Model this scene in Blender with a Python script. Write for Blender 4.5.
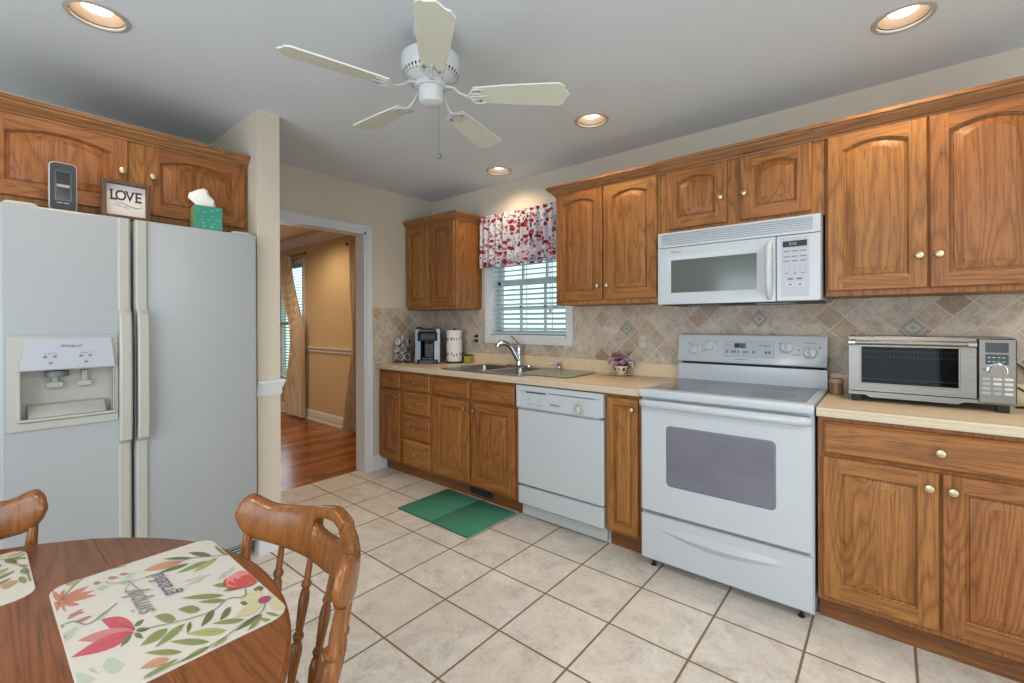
import bpy, bmesh, math, random
from mathutils import Matrix, Vector, Euler
from math import sin, cos, pi, sqrt, radians as R

SC = bpy.context.scene
for o in list(bpy.data.objects): bpy.data.objects.remove(o)
COL = SC.collection
rnd = random.Random(7)

# ------------------------------------------------------------------ camera
cd = bpy.data.cameras.new('camera'); cam = bpy.data.objects.new('camera', cd); COL.objects.link(cam)
cd.sensor_fit = 'HORIZONTAL'; cd.sensor_width = 36.0; cd.lens = 36.0*452.44/1024
cd.shift_y = -18.66/1024; cd.clip_start = 0.02
cam.location = (3.4147, -2.89, 1.2692)
_y, _p, _r = 0.6948, -0.0008, -0.0035
_f = Vector((-sin(_y)*cos(_p), cos(_y)*cos(_p), sin(_p)))
_rt = Vector((cos(_y), sin(_y), 0)); _u = _rt.cross(_f)
_r2 = _rt*cos(_r)+_u*sin(_r); _u2 = _u*cos(_r)-_rt*sin(_r)
cam.matrix_world = Matrix((( _r2.x,_u2.x,-_f.x,cam.location.x),(_r2.y,_u2.y,-_f.y,cam.location.y),(_r2.z,_u2.z,-_f.z,cam.location.z),(0,0,0,1)))
SC.camera = cam

# ------------------------------------------------------------------ light
def lin(h):
    if isinstance(h, str):
        h = h.lstrip('#'); h = [int(h[i:i+2], 16)/255 for i in (0, 2, 4)]
    return tuple(c/12.92 if c <= .04045 else ((c+.055)/1.055)**2.4 for c in h)
VS = SC.view_settings
VS.view_transform = 'Standard'; VS.look = 'None'; VS.gamma = 1; VS.use_curve_mapping = False
VS.exposure = 0.15
W = bpy.data.worlds.new('sky'); SC.world = W; W.use_nodes = True
bg = W.node_tree.nodes['Background']; bg.inputs[0].default_value = (*lin('#dcf0f4'), 1); bg.inputs[1].default_value = 1.7

def area(name, loc, direction, sx, sy, power, color):
    l = bpy.data.lights.new(name, 'AREA'); l.shape = 'RECTANGLE'; l.size = sx; l.size_y = sy
    l.energy = power; l.color = lin(color)
    o = bpy.data.objects.new(name, l); COL.objects.link(o); o.location = loc
    o.rotation_euler = Vector(direction).to_track_quat('-Z', 'Z').to_euler(); return o
# daylight entering through the patio door (right wall), the rear window and the two far windows
area('patio_door_daylight', (5.36, -2.9, 1.08), (-1, 0, .7), 2.2, 1.9, 24, '#e6eeff')
area('rear_window_daylight', (2.6, -5.16, 1.25), (0, 1, .7), 2.5, 1.8, 50, '#e8efff')
area('dining_window_daylight', (-3.25, -.12, 1.3), (0, -1, 0), .9, 1.5, 8, '#eef3ff')
def spot(name, loc, power, color, size=130, blend=.6, tgt=None, rad=.04):
    l = bpy.data.lights.new(name, 'SPOT'); l.energy = power; l.color = lin(color); l.spot_size = R(size)
    l.spot_blend = blend; l.shadow_soft_size = rad
    o = bpy.data.objects.new(name, l); COL.objects.link(o); o.location = loc
    d = Vector(tgt or (0, 0, -1)); o.rotation_euler = d.to_track_quat('-Z', 'Y').to_euler(); return o

def disc(name, loc, power, color, size):
    l = bpy.data.lights.new(name, 'AREA'); l.shape = 'DISK'; l.size = size; l.energy = power; l.color = lin(color)
    o = bpy.data.objects.new(name, l); COL.objects.link(o); o.location = loc; return o
# two out-of-view fill lamps, added at the ceiling to brighten the floor
FILL_XY = [(4.5, -2.5), (3.2, -4.4)]
for q in FILL_XY: disc('added_fill_lamp', (q[0], q[1], 2.395), 33, '#fff4e8', .3)

# ------------------------------------------------------------------ node materials
MATS = {}
class NT:
    def __init__(s, name):
        s.m = bpy.data.materials.new(name); s.m.use_nodes = True; s.t = s.m.node_tree
        s.n = s.t.nodes; s.b = s.n['Principled BSDF']; s.out = s.n['Material Output']; MATS[name] = s.m
    def N(s, typ, ins=None, **kw):
        n = s.n.new(typ)
        for k, v in kw.items(): setattr(n, k, v)
        for k, v in (ins or {}).items(): s.set(n.inputs[k], v)
        return n
    def set(s, sock, v):
        if hasattr(v, 'is_output') or isinstance(v, bpy.types.NodeSocket): s.t.links.new(v, sock)
        else:
            if sock.type == 'RGBA' and len(v) == 3: v = (*v, 1)
            sock.default_value = v
    def math(s, op, a, b=0.0, c=None):
        n = s.n.new('ShaderNodeMath'); n.operation = op; s.set(n.inputs[0], a); s.set(n.inputs[1], b)
        if c is not None: s.set(n.inputs[2], c)
        return n.outputs[0]
    def coord(s, kind='Object'): return s.N('ShaderNodeTexCoord').outputs[kind]
    def mapping(s, vec, scale=(1, 1, 1), rot=(0, 0, 0), loc=(0, 0, 0)):
        return s.N('ShaderNodeMapping', {0: vec, 'Scale': scale, 'Rotation': rot, 'Location': loc}).outputs[0]
    def noise(s, vec, scale, detail=3, rough=.55, dist=0.0):
        return s.N('ShaderNodeTexNoise', {'Vector': vec, 'Scale': scale, 'Detail': detail, 'Roughness': rough, 'Distortion': dist}).outputs['Fac']
    def ramp(s, fac, stops, interp='LINEAR'):
        r = s.N('ShaderNodeValToRGB', {0: fac}); cr = r.color_ramp; cr.interpolation = interp
        while len(cr.elements) < len(stops): cr.elements.new(.5)
        for e, (p, c) in zip(cr.elements, stops):
            e.position = p; e.color = (*(lin(c) if isinstance(c, str) else c), 1)
        return r.outputs[0]
    def mix(s, fac, a, b, mode='MIX'):
        n = s.n.new('ShaderNodeMix'); n.data_type = 'RGBA'; n.blend_type = mode
        s.set(n.inputs[0], fac); s.set(n.inputs[6], a); s.set(n.inputs[7], b); return n.outputs[2]
    def bump(s, h, strength=.2, dist=.01):
        s.set(s.b.inputs['Normal'], s.N('ShaderNodeBump', {'Height': h, 'Strength': strength, 'Distance': dist}).outputs[0])
    def base(s, c, rough=.5, metal=0., spec=.5):
        s.set(s.b.inputs['Base Color'], c if not isinstance(c, str) else lin(c)); s.set(s.b.inputs['Roughness'], rough)
        s.set(s.b.inputs['Metallic'], metal); s.set(s.b.inputs['Specular IOR Level'], spec)

def plain(name, c, rough=.5, metal=0., spec=.5, var=.06, bump=0., bscale=60):
    t = NT(name); co = t.coord()
    n = t.noise(co, 9, 3); a = lin(c)
    col = t.mix(n, tuple(x*(1-var) for x in a), tuple(min(1, x*(1+var)) for x in a))
    t.base(col, rough, metal, spec)
    if bump: t.bump(t.noise(co, bscale, 2), bump, .002)
    return t

def oak(name, axis, light, mid, dark, rough=.46, obj_rand=True, fine=1.0):
    """oak with the grain along the given object axis"""
    t = NT(name); co = t.coord()
    if obj_rand:
        rn = t.N('ShaderNodeObjectInfo').outputs['Random']
        off = t.N('ShaderNodeCombineXYZ', {0: t.math('MULTIPLY', rn, 37.), 1: t.math('MULTIPLY', rn, 91.), 2: t.math('MULTIPLY', rn, 53.)}).outputs[0]
        va = t.n.new('ShaderNodeVectorMath'); va.operation = 'ADD'; t.set(va.inputs[0], co); t.set(va.inputs[1], off); co = va.outputs[0]
    s1 = [7., 7., 7.]; s1[axis] = .75
    v1 = t.mapping(co, tuple(s1))
    w = t.noise(v1, 1.0, 2, .4, .5)
    rings = t.math('FRACT', t.math('MULTIPLY', w, 17.0*fine))
    rings = t.math('ABSOLUTE', t.math('SUBTRACT', rings, .5))           # 0 .. .5 cathedral lines
    s2 = [260.*fine]*3; s2[axis] = 9.
    pores = t.noise(t.mapping(co, tuple(s2)), 1., 2, .6)
    s3 = [40.]*3; s3[axis] = 1.8
    streak = t.noise(t.mapping(co, tuple(s3)), 1., 3, .55)
    c1 = t.ramp(streak, [(.25, mid), (.55, light), (.8, mid)])
    fr = t.ramp(rings, [(.0, (.0, .0, .0)), (.12, (.5, .5, .5)), (.34, (1, 1, 1))])
    c2 = t.mix(t.math('MULTIPLY', t.math('SUBTRACT', 1., fr), .5), c1, lin(dark))
    pr = t.ramp(pores, [(.34, (1, 1, 1)), (.47, (0, 0, 0))])
    c3 = t.mix(t.math('MULTIPLY', pr, .55), c2, lin(dark))
    if obj_rand:
        hv = t.N('ShaderNodeHueSaturation', {'Color': c3, 'Value': t.math('MULTIPLY_ADD', rn, .16, .92), 'Hue': t.math('MULTIPLY_ADD', rn, .012, .494)}).outputs[0]
        c3 = hv
    t.base(c3, rough, 0, .4); t.bump(t.math('ADD', pores, rings), .08, .002)
    return t
OL, OM, OD = '#a06b38', '#895727', '#563114'
oak('oak_v', 2, OL, OM, OD); oak('oak_h', 0, OL, OM, OD)
oak('oak_trim', 0, '#9c6d42', '#875a33', '#5a3a1f', obj_rand=False)
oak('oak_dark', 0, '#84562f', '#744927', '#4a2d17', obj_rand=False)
oak('table_wood', 0, '#87522f', '#764526', '#4d2c17', .3, False, .9)
oak('chair_wood', 2, '#87562b', '#764821', '#5d3519', .25, False, .9)
oak('frame_wood', 2, '#67503f', '#533f32', '#352821', .7, False)

def paint(name, c, rough=.75, bump=.12):
    t = NT(name); co = t.coord()
    n = t.noise(co, 1.5, 3); a = lin(c)
    t.base(t.mix(n, tuple(x*.97 for x in a), tuple(min(1, x*1.03) for x in a)), rough, 0, .3)
    t.bump(t.noise(co, 140, 2), bump, .002)
paint('wall_paint', '#cdc4b4'); paint('ceiling_paint', '#d4dce0', .85, .35); paint('dining_paint', '#cfbd9d'); paint('white_trim', '#d2d7db', .4, .02)
paint('dining_ceiling', '#d8c6a8'); paint('outside_wall', '#c8ccd0')

def tile_mask(t, u, v, half):
    """distance to the nearest tile joint in tile units and a per-tile random"""
    fu = t.math('FRACT', u); fv = t.math('FRACT', v)
    du = t.math('MINIMUM', fu, t.math('SUBTRACT', 1., fu)); dv = t.math('MINIMUM', fv, t.math('SUBTRACT', 1., fv))
    d = t.math('MINIMUM', du, dv)
    cell = t.N('ShaderNodeCombineXYZ', {0: t.math('FLOOR', u), 1: t.math('FLOOR', v)}).outputs[0]
    wn = t.N('ShaderNodeTexWhiteNoise', {'Vector': cell}, noise_dimensions='3D')
    return d, wn.outputs['Value'], wn.outputs['Color']

t = NT('floor_tile'); co = t.coord('Object')
sx = t.N('ShaderNodeSeparateXYZ', {0: co}); T = .3283
u = t.math('DIVIDE', t.math('SUBTRACT', sx.outputs[0], 1.191-10*T), T); v = t.math('DIVIDE', t.math('SUBTRACT', sx.outputs[1], -1.1663-30*T), T)
d, rv, rc = tile_mask(t, u, v, .01)
jo = t.ramp(d, [(.011, (0, 0, 0)), (.016, (1, 1, 1))])
n1 = t.noise(co, 9, 6, .72, .6); n2 = t.noise(co, 55, 4, .75); n3 = t.noise(co, 2.2, 3, .6)
stone = t.ramp(t.math('ADD', t.math('MULTIPLY', n1, .65), t.math('MULTIPLY', n2, .35)), [(.32, '#a9a39b'), (.45, '#cdc8c0'), (.56, '#dcd8d1'), (.7, '#e6e3de')])
stone = t.mix(t.ramp(n3, [(.42, (0, 0, 0)), (.66, (.45, .45, .45))]), stone, lin('#d0c4b6'))
hv = t.N('ShaderNodeHueSaturation', {'Color': stone, 'Value': t.math('MULTIPLY_ADD', rv, .1, .95)}).outputs[0]
t.base(t.mix(jo, lin('#7f6b57'), hv), t.math('MULTIPLY_ADD', jo, -.35, .8), 0, .4)
t.bump(t.math('ADD', t.math('MULTIPLY', jo, 1.), t.math('MULTIPLY', n2, .15)), .4, .004)

t = NT('stone_backsplash'); co = t.coord('Object')
sx = t.N('ShaderNodeSeparateXYZ', {0: co}); S = .094*sqrt(2)
h = t.math('ADD', sx.outputs[0], sx.outputs[1])
uu = t.math('DIVIDE', t.math('SUBTRACT', h, 2.036), S); vv = t.math('DIVIDE', t.math('SUBTRACT', sx.outputs[2], 1.224), S)
wob = t.math('MULTIPLY', t.math('SUBTRACT', t.noise(co, 26, 3), .5), .05)
u = t.math('ADD', t.math('ADD', t.math('ADD', uu, vv), 40.5), wob); v = t.math('ADD', t.math('ADD', t.math('SUBTRACT', vv, uu), 40.5), wob)
d, rv, rc = tile_mask(t, u, v, .02)
jo = t.ramp(d, [(.018, (0, 0, 0)), (.05, (1, 1, 1))])
tc = t.ramp(rv, [(0, '#b8a896'), (.2, '#c8baa8'), (.45, '#bdb3a6'), (.65, '#cec1af'), (.80, '#a99078'), (.9, '#bbb1a4'), (1, '#9a7d63')])
n1 = t.noise(co, 22, 5, .7, .5); n2 = t.noise(co, 120, 3, .7)
tc = t.mix(t.ramp(n1, [(.3, (.8, .8, .8)), (.58, (0, 0, 0))]), tc, lin('#98877a')); tc = t.mix(t.ramp(n2, [(.5, (0, 0, 0)), (.75, (.4, .4, .4))]), tc, lin('#ddd3c5'))
t.base(t.mix(jo, lin('#c9bfb0'), tc), .6, 0, .3); t.bump(t.math('ADD', jo, t.math('MULTIPLY', n1, .5)), .5, .004)

t = NT('hardwood'); co = t.coord('Object')
sx = t.N('ShaderNodeSeparateXYZ', {0: co}); pw = .075
row = t.math('FLOOR', t.math('DIVIDE', sx.outputs[0], pw)); rr = t.N('ShaderNodeTexWhiteNoise', {'W': row}, noise_dimensions='1D').outputs['Value']
ln = t.math('FLOOR', t.math('ADD', t.math('DIVIDE', sx.outputs[1], .9), t.math('MULTIPLY', rr, 7.)))
rv = t.N('ShaderNodeTexWhiteNoise', {'Vector': t.N('ShaderNodeCombineXYZ', {0: row, 1: ln}).outputs[0]}).outputs['Value']
g = t.noise(t.mapping(co, (60, 3, 1)), 1, 4, .6)
c = t.ramp(t.math('ADD', t.math('MULTIPLY', rv, .5), t.math('MULTIPLY', g, .5)), [(.2, '#6e3a1c'), (.5, '#975528'), (.8, '#b06c36')])
fx = t.math('FRACT', t.math('DIVIDE', sx.outputs[0], pw)); jo = t.ramp(t.math('MINIMUM', fx, t.math('SUBTRACT', 1., fx)), [(.0, (0, 0, 0)), (.04, (1, 1, 1))])
t.base(t.mix(jo, lin('#3a1d10'), c), .22, 0, .5)

t = NT('laminate'); co = t.coord(); n = t.noise(co, 260, 3, .7); n2 = t.noise(co, 40, 3)
t.base(t.ramp(t.math('ADD', t.math('MULTIPLY', n, .7), t.math('MULTIPLY', n2, .3)), [(.3, '#d2bb98'), (.5, '#e0caa8'), (.7, '#e8d8bc')]), .38, 0, .45)
t = NT('laminate_edge'); co = t.coord(); n = t.noise(co, 300, 3, .7)
t.base(t.ramp(n, [(.3, '#bfb39b'), (.7, '#d2c8b3')]), .45, 0, .4)

plain('enamel', '#bcc4cb', .22, 0, .5, .01); plain('enamel_side', '#b3b8ba', .3, 0, .5, .01)
t = plain('fridge_white', '#a3a9ac', .34, 0, .5, .01); t.bump(t.noise(t.coord(), 330, 2), .25, .001)
plain('bisque', '#b0b1a9', .35, 0, .5, .02); plain('control_panel', '#adb3bd', .3, 0, .5, .01); plain('grey_print', '#6e747c', .5, var=0.); plain('dark_print', '#2c2f33', .5, var=0.)
plain('black_plastic', '#17191b', .35); plain('rubber', '#232425', .7); plain('charcoal', '#2f3438', .5)
plain('dark_screen', '#202a2e', .15); plain('lcd_grey', '#3f4b52', .2); plain('lcd_digits', '#b8d0cc', .4, var=0.)
plain('nickel', '#c0b294', .38, 1., .5, .04); plain('chrome', '#c4c6c8', .12, 1., .5, .01); plain('brass', '#b89a62', .3, 1.)
t = NT('steel'); co = t.coord(); n = t.noise(t.mapping(co, (3, 160, 300)), 1, 2); t.base(t.mix(n, lin('#747370'), lin('#8e8c87')), .36, 1.); 
t = NT('sink_steel'); co = t.coord(); n = t.noise(co, 60, 2); t.base(t.mix(n, lin('#8e9192'), lin('#a9acac')), .3, 1.)
t = NT('micro_glass'); t.base('#5c6461', .1, .0, .6)
t = NT('oven_glass'); co = t.coord(); n = t.noise(t.mapping(co, (4, 4, 9)), 1, 2); t.base(t.mix(n, lin('#666876'), lin('#787a87')), .12, 0, .6)
t = NT('cooktop_glass'); co = t.coord(); n = t.noise(co, 400, 2, .8); t.base(t.ramp(n, [(.4, '#4b5560'), (.7, '#8b949d')]), .08, 0, .6)
plain('burner', '#3f4953', .1)
t = NT('toaster_dark'); t.base('#20262a', .3)
def glassy(name, c, alpha_mix, rough=.02):
    t = NT(name); tr = t.N('ShaderNodeBsdfTransparent', {0: lin(c)}); gl = t.N('ShaderNodeBsdfGlossy', {0: (1, 1, 1), 'Roughness': rough})
    ms = t.N('ShaderNodeMixShader', {0: alpha_mix, 1: tr.outputs[0], 2: gl.outputs[0]}); t.t.links.new(ms.outputs[0], t.out.inputs[0])
glassy('window_glass', '#f3fafa', .06); glassy('clear_glass', '#b0babd', .006)
t = NT('board_glass'); tr = t.N('ShaderNodeBsdfTransparent', {0: lin('#cfdcd6')}); di = t.N('ShaderNodeBsdfPrincipled', {'Base Color': (*lin('#b5c4bb'), 1), 'Roughness': .15})
ms = t.N('ShaderNodeMixShader', {0: .6, 1: tr.outputs[0], 2: di.outputs[0]}); t.t.links.new(ms.outputs[0], t.out.inputs[0])
t = NT('blind_white'); co = t.coord(); n = t.noise(co, 4, 2); t.base(t.mix(n, lin('#b3c6c9'), lin('#c2d0d2')), .5)
t.set(t.b.inputs['Transmission Weight'], 0.0)

t = NT('valance_fabric'); co = t.coord()
fl = t.mapping(co, (1, 0, 1))
vo = t.N('ShaderNodeTexVoronoi', {'Vector': fl, 'Scale': 29., 'Randomness': 1.}); 
wob = t.noise(fl, 40, 2); d1 = t.math('ADD', vo.outputs['Distance'], t.math('MULTIPLY', t.math('SUBTRACT', wob, .5), .5))
rv = t.N('ShaderNodeSeparateColor', {0: vo.outputs['Color']})
bloom = t.ramp(rv.outputs[0], [(0, '#96354a'), (.3, '#b8526a'), (.5, '#b98f9f'), (.62, '#84364c'), (.8, '#bd7a8a')], 'CONSTANT')
mk = t.math('MULTIPLY', t.math('LESS_THAN', d1, .50), t.math('LESS_THAN', rv.outputs[1], .72))
vo2 = t.N('ShaderNodeTexVoronoi', {'Vector': t.mapping(co, (1.5, 0, 1)), 'Scale': 46.}); rv2 = t.N('ShaderNodeSeparateColor', {0: vo2.outputs['Color']})
sprig = t.ramp(rv2.outputs[0], [(0, '#4d5a4a'), (.3, '#7d8f6e'), (.55, '#51424f'), (.8, '#8a98b0')], 'CONSTANT')
mk2 = t.math('MULTIPLY', t.math('LESS_THAN', vo2.outputs['Distance'], .40), t.math('LESS_THAN', rv2.outputs[1], .72))
col = t.mix(mk2, lin('#d8d8e0'), sprig); col = t.mix(mk, col, bloom)
t.base(col, .9, 0, .1)
tl = t.N('ShaderNodeBsdfTranslucent', {0: col}); ms = t.N('ShaderNodeMixShader', {0: .3, 1: t.b.outputs[0], 2: tl.outputs[0]}); t.t.links.new(ms.outputs[0], t.out.inputs[0])

t = NT('sheer_curtain'); co = t.coord(); n = t.noise(t.mapping(co, (45, 0, .4)), 1, 2); col = t.ramp(n, [(.32, '#cdb896'), (.5, '#e2d5bd'), (.68, '#f2ece0')]); t.base(col, .5, 0, .4)
tl = t.N('ShaderNodeBsdfTranslucent', {0: col}); ms = t.N('ShaderNodeMixShader', {0: .22, 1: t.b.outputs[0], 2: tl.outputs[0]}); t.t.links.new(ms.outputs[0], t.out.inputs[0])

t = NT('rug_green'); co = t.coord(); n = t.noise(co, 500, 2, .8); n2 = t.noise(co, 14, 3)
t.base(t.mix(n2, lin('#41836a'), lin('#579a80')), .95, 0, .1); t.bump(n, .8, .004)
plain('rug_edge', '#2a5a40', .95)
plain('paper', '#e9e8e3', .9, var=.02, bump=.3, bscale=90); plain('tissue_green', '#348a74', .7, var=.25); plain('tissue_dot', '#6fb39e', .7); plain('tissue_side', '#7f9a5c', .7, var=.2)
t = NT('kcup_pattern'); co = t.coord(); vo = t.N('ShaderNodeTexVoronoi', {'Vector': co, 'Scale': 55.}); t.base(t.ramp(vo.outputs['Distance'], [(.25, '#2a2528'), (.33, '#cfc9cc')], 'CONSTANT'), .4)
plain('kcup_white', '#d9d6d4', .4); plain('kcup_purple', '#5a4b54', .4)
plain('towel_print_red', '#6e4a44', .9, var=.3); plain('towel_print_green', '#7f8a66', .9, var=.3)
plain('sponge_green', '#9d9a4e', .8, var=.2); plain('candle_jar', '#8a6a50', .35, var=.25); plain('jar_lid', '#b99b82', .5)
plain('ceramic', '#ddd3bf', .25); plain('ceramic_red', '#a53a34', .3); plain('ceramic_gold', '#b79a4e', .35)
plain('leaf_green', '#34492c', .6, var=.3); plain('petal_pink', '#cf92a8', .7, var=.2); plain('petal_red', '#b54d5a', .7, var=.2); plain('petal_mauve', '#b292b8', .7, var=.2); plain('petal_white', '#e2dade', .7)
plain('plate_stone', '#b8ac9b', .5, var=.15); plain('white_plastic', '#c8cac8', .35, var=.01); plain('fan_white', '#c6cbcc', .35, var=.01)
t = plain('fan_blade', '#cdd0c0', .45, var=.03); plain('fan_blade_edge', '#e1e2d8', .45, var=.01)
plain('can_inside', '#a8917a', .5, var=.02); plain('sign_white', '#d6cfca', .7, var=.05); plain('slot_dark', '#23201e', .8)
plain('ground_grass', '#8ea08a', .95, var=.2); plain('hedge', '#6f8f86', .95, var=.3)
plain('ring_beige', '#b5aea4', .5)
plain('vent_line', '#7d8791', .6)
plain('keurig_dark', '#47525b', .2, .3)
plain('button_grey', '#a3a5a4', .4)
plain('keurig_grey', '#8d9496', .35, .4)
plain('mat_white', '#c4c1b9', .6, var=.03)
for n_, c_ in dict(od='#5f6a40', ol='#7b8752', oy='#979f64', pb='#a0b0a8', pg='#aab3a6', cr='#b9b590', tn='#b5896a', pk='#b4535e', pl='#bd7a78', gd='#5f6f4c', co='#b57d6a', rs='#a87270', br='#a38070', rose='#b24b47', rose2='#c98078', mag='#96406a', stem='#77785c', ink='#4b5470', ink2='#7a7a7e').items():
    plain('print_'+n_, c_, .6, var=.1)
def emis(name, c, k):
    t = NT(name); e = t.N('ShaderNodeEmission', {0: lin(c), 1: k}); t.t.links.new(e.outputs[0], t.out.inputs[0])
emis('bulb_glow', '#fff4e2', 5.0); emis('dining_bulb', '#ffdca8', 2.5)
# ------------------------------------------------------------------ mesh builder
class MB:
    def __init__(s): s.V = []; s.F = []; s.MI = []; s.mats = []; s.M = Matrix()
    def mi(s, m):
        if m not in s.mats: s.mats.append(m)
        return s.mats.index(m)
    def v(s, p): s.V.append(tuple(s.M @ Vector(p))); return len(s.V)-1
    def f(s, idx, m): s.F.append(tuple(idx)); s.MI.append(s.mi(m))
    def quad(s, a, b, c, d, m): s.f([s.v(a), s.v(b), s.v(c), s.v(d)], m)
    def poly(s, pts, m): s.f([s.v(p) for p in pts], m)
    def loft(s, loops, m, cap0=True, cap1=True, closed=True):
        ids = [[s.v(p) for p in L] for L in loops]; n = len(ids[0])
        for a, b in zip(ids, ids[1:]):
            for i in range(n if closed else n-1):
                j = (i+1) % n; s.f([a[i], a[j], b[j], b[i]], m)
        if cap0: s.f(ids[0][::-1], m)
        if cap1: s.f(ids[-1], m)
    def box(s, x0, x1, y0, y1, z0, z1, m, c=0.0):
        if c <= 0:
            i = [s.v((x, y, z)) for z in (z0, z1) for y in (y0, y1) for x in (x0, x1)]
            for q in ((0, 2, 3, 1), (4, 5, 7, 6), (0, 1, 5, 4), (2, 6, 7, 3), (0, 4, 6, 2), (1, 3, 7, 5)): s.f([i[k] for k in q], m)
            return
        c = min(c, .49*min(x1-x0, y1-y0, z1-z0))
        L = []
        for z, k in ((z0, c), (z0+c, 0), (z1-c, 0), (z1, c)):
            X0, X1, Y0, Y1 = x0+k, x1-k, y0+k, y1-k; e = c
            L.append([(X0+e, Y0, z), (X1-e, Y0, z), (X1, Y0+e, z), (X1, Y1-e, z), (X1-e, Y1, z), (X0+e, Y1, z), (X0, Y1-e, z), (X0, Y0+e, z)])
        s.loft(L, m)
    def lathe(s, prof, m, n=24, c=(0, 0, 0), axis='z', cap=True):
        L = []
        for r, z in prof:
            r = max(r, 1e-5); ring = []
            for k in range(n):
                a = 2*pi*k/n; x, y = r*cos(a), r*sin(a)
                p = {'z': (x, y, z), 'y': (x, -z, y), 'x': (z, x, y)}[axis]
                ring.append((p[0]+c[0], p[1]+c[1], p[2]+c[2]))
            L.append(ring)
        s.loft(L, m, cap, cap)
    def tube(s, pts, r, m, n=8, cap=True, flat=1.0):
        pts = [Vector(p) for p in pts]; L = []
        rs = r if isinstance(r, (list, tuple)) else [r]*len(pts); up = None
        for i, p in enumerate(pts):
            t = (pts[min(i+1, len(pts)-1)]-pts[max(i-1, 0)]).normalized()
            if up is None: up = Vector((0, 0, 1)) if abs(t.z) < .9 else Vector((1, 0, 0))
            x = t.cross(up)
            if x.length < 1e-4: x = t.cross(Vector((0, 1, 0)))
            x.normalize(); y = x.cross(t).normalized(); up = y
            L.append([tuple(p+(x*cos(2*pi*k/n)+y*sin(2*pi*k/n)*flat)*rs[i]) for k in range(n)])
        s.loft(L, m, cap, cap)
    def spindle(s, a, b, prof, m, n=12):
        """turned stick from a to b, prof = [(t, radius)]"""
        a = Vector(a); b = Vector(b); s.tube([a.lerp(b, t) for t, r in prof], [r for t, r in prof], m, n)
    def prism(s, pts, d, m, plane='xz', a0=0., a1=None):
        """extrude a 2-D outline; plane xz -> along y"""
        f = {'xz': lambda p, a: (p[0], a, p[1]), 'xy': lambda p, a: (p[0], p[1], a), 'yz': lambda p, a: (a, p[0], p[1])}[plane]
        a1 = a0+d if a1 is None else a1
        s.loft([[f(p, a0) for p in pts], [f(p, a1) for p in pts]], m)
    def text(s, string, size, m, mat, shear=0., align='CENTER', sx=1.0, depth=0.0, bold=0.0):
        """lettering in the local xy plane of matrix mat"""
        c = bpy.data.curves.new('t', 'FONT'); c.offset = bold; c.body = string; c.size = size; c.shear = shear; c.align_x = align; c.align_y = 'CENTER'
        c.resolution_u = 3; c.extrude = depth
        o = bpy.data.objects.new('t', c); COL.objects.link(o)
        dg = bpy.context.evaluated_depsgraph_get(); dg.update()
        me = bpy.data.meshes.new_from_object(o.evaluated_get(dg)); 
        mm = s.M @ mat @ Matrix.Diagonal((sx, 1, 1, 1)); b = len(s.V)
        for q in me.vertices: s.V.append(tuple(mm @ q.co))
        k = s.mi(m)
        for p in me.polygons: s.F.append(tuple(b+i for i in p.vertices)); s.MI.append(k)
        bpy.data.objects.remove(o); bpy.data.curves.remove(c); bpy.data.meshes.remove(me)
    def build(s, name, parent=None, loc=(0, 0, 0), rotz=0., smooth=40, label=None, rot=None):
        me = bpy.data.meshes.new(name); me.from_pydata(s.V, [], s.F)
        for m in s.mats: me.materials.append(MATS[m])
        for p, k in zip(me.polygons, s.MI): p.material_index = k
        bm = bmesh.new(); bm.from_mesh(me); bmesh.ops.recalc_face_normals(bm, faces=bm.faces); bm.to_mesh(me); bm.free()
        if smooth:
            me.polygons.foreach_set('use_smooth', [True]*len(me.polygons)); me.set_sharp_from_angle(angle=R(smooth))
        o = bpy.data.objects.new(name, me); COL.objects.link(o)
        o.location = loc; o.rotation_euler = rot or (0, 0, rotz)
        if parent: o.parent = parent
        if label: o['label'] = label
        return o
FRONT = Matrix.Rotation(R(90), 4, 'X')           # local xy -> xz, facing -y
def T3(x, y, z): return Matrix.Translation((x, y, z))

def thing(name, label, cat, loc=(0, 0, 0), rotz=0., group=None):
    o = bpy.data.objects.new(name, None); COL.objects.link(o); o.empty_display_size = .05
    o.location = loc; o.rotation_euler = (0, 0, rotz); o['label'] = label; o['category'] = cat
    if group: o['group'] = group
    return o
def tag(o, label, cat, group=None):
    o['label'] = label; o['category'] = cat
    if group: o['group'] = group
    return o
def struct(o, label=None):
    o['kind'] = 'structure'
    if label: o['label'] = label
    return o
def kids(o): return [c for c in bpy.data.objects if c.parent == o]
def dup(root, loc, rotz, label=None):
    def rec(o, par):
        c = o.copy(); COL.objects.link(c)
        if par: c.parent = par
        for k in kids(o): rec(k, c)
        return c
    r = rec(root, None); r.location = loc; r.rotation_euler = (0, 0, rotz)
    if label: r['label'] = label
    return r
def rrect(w, d, r, z, n=5, cx=0., cy=0.):
    """rounded rectangle loop in the xy plane"""
    P = []
    for sx_, sy_, a0 in ((1, 1, 0), (-1, 1, 90), (-1, -1, 180), (1, -1, 270)):
        for k in range(n+1):
            a = R(a0+90*k/n); P.append((cx+sx_*(w/2-r)+r*cos(a), cy+sy_*(d/2-r)+r*sin(a), z))
    return P
def swapyz(L): return [(p[0], -p[2], p[1]) for p in L]   # xy loop -> xz loop at depth y=-z

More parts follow.
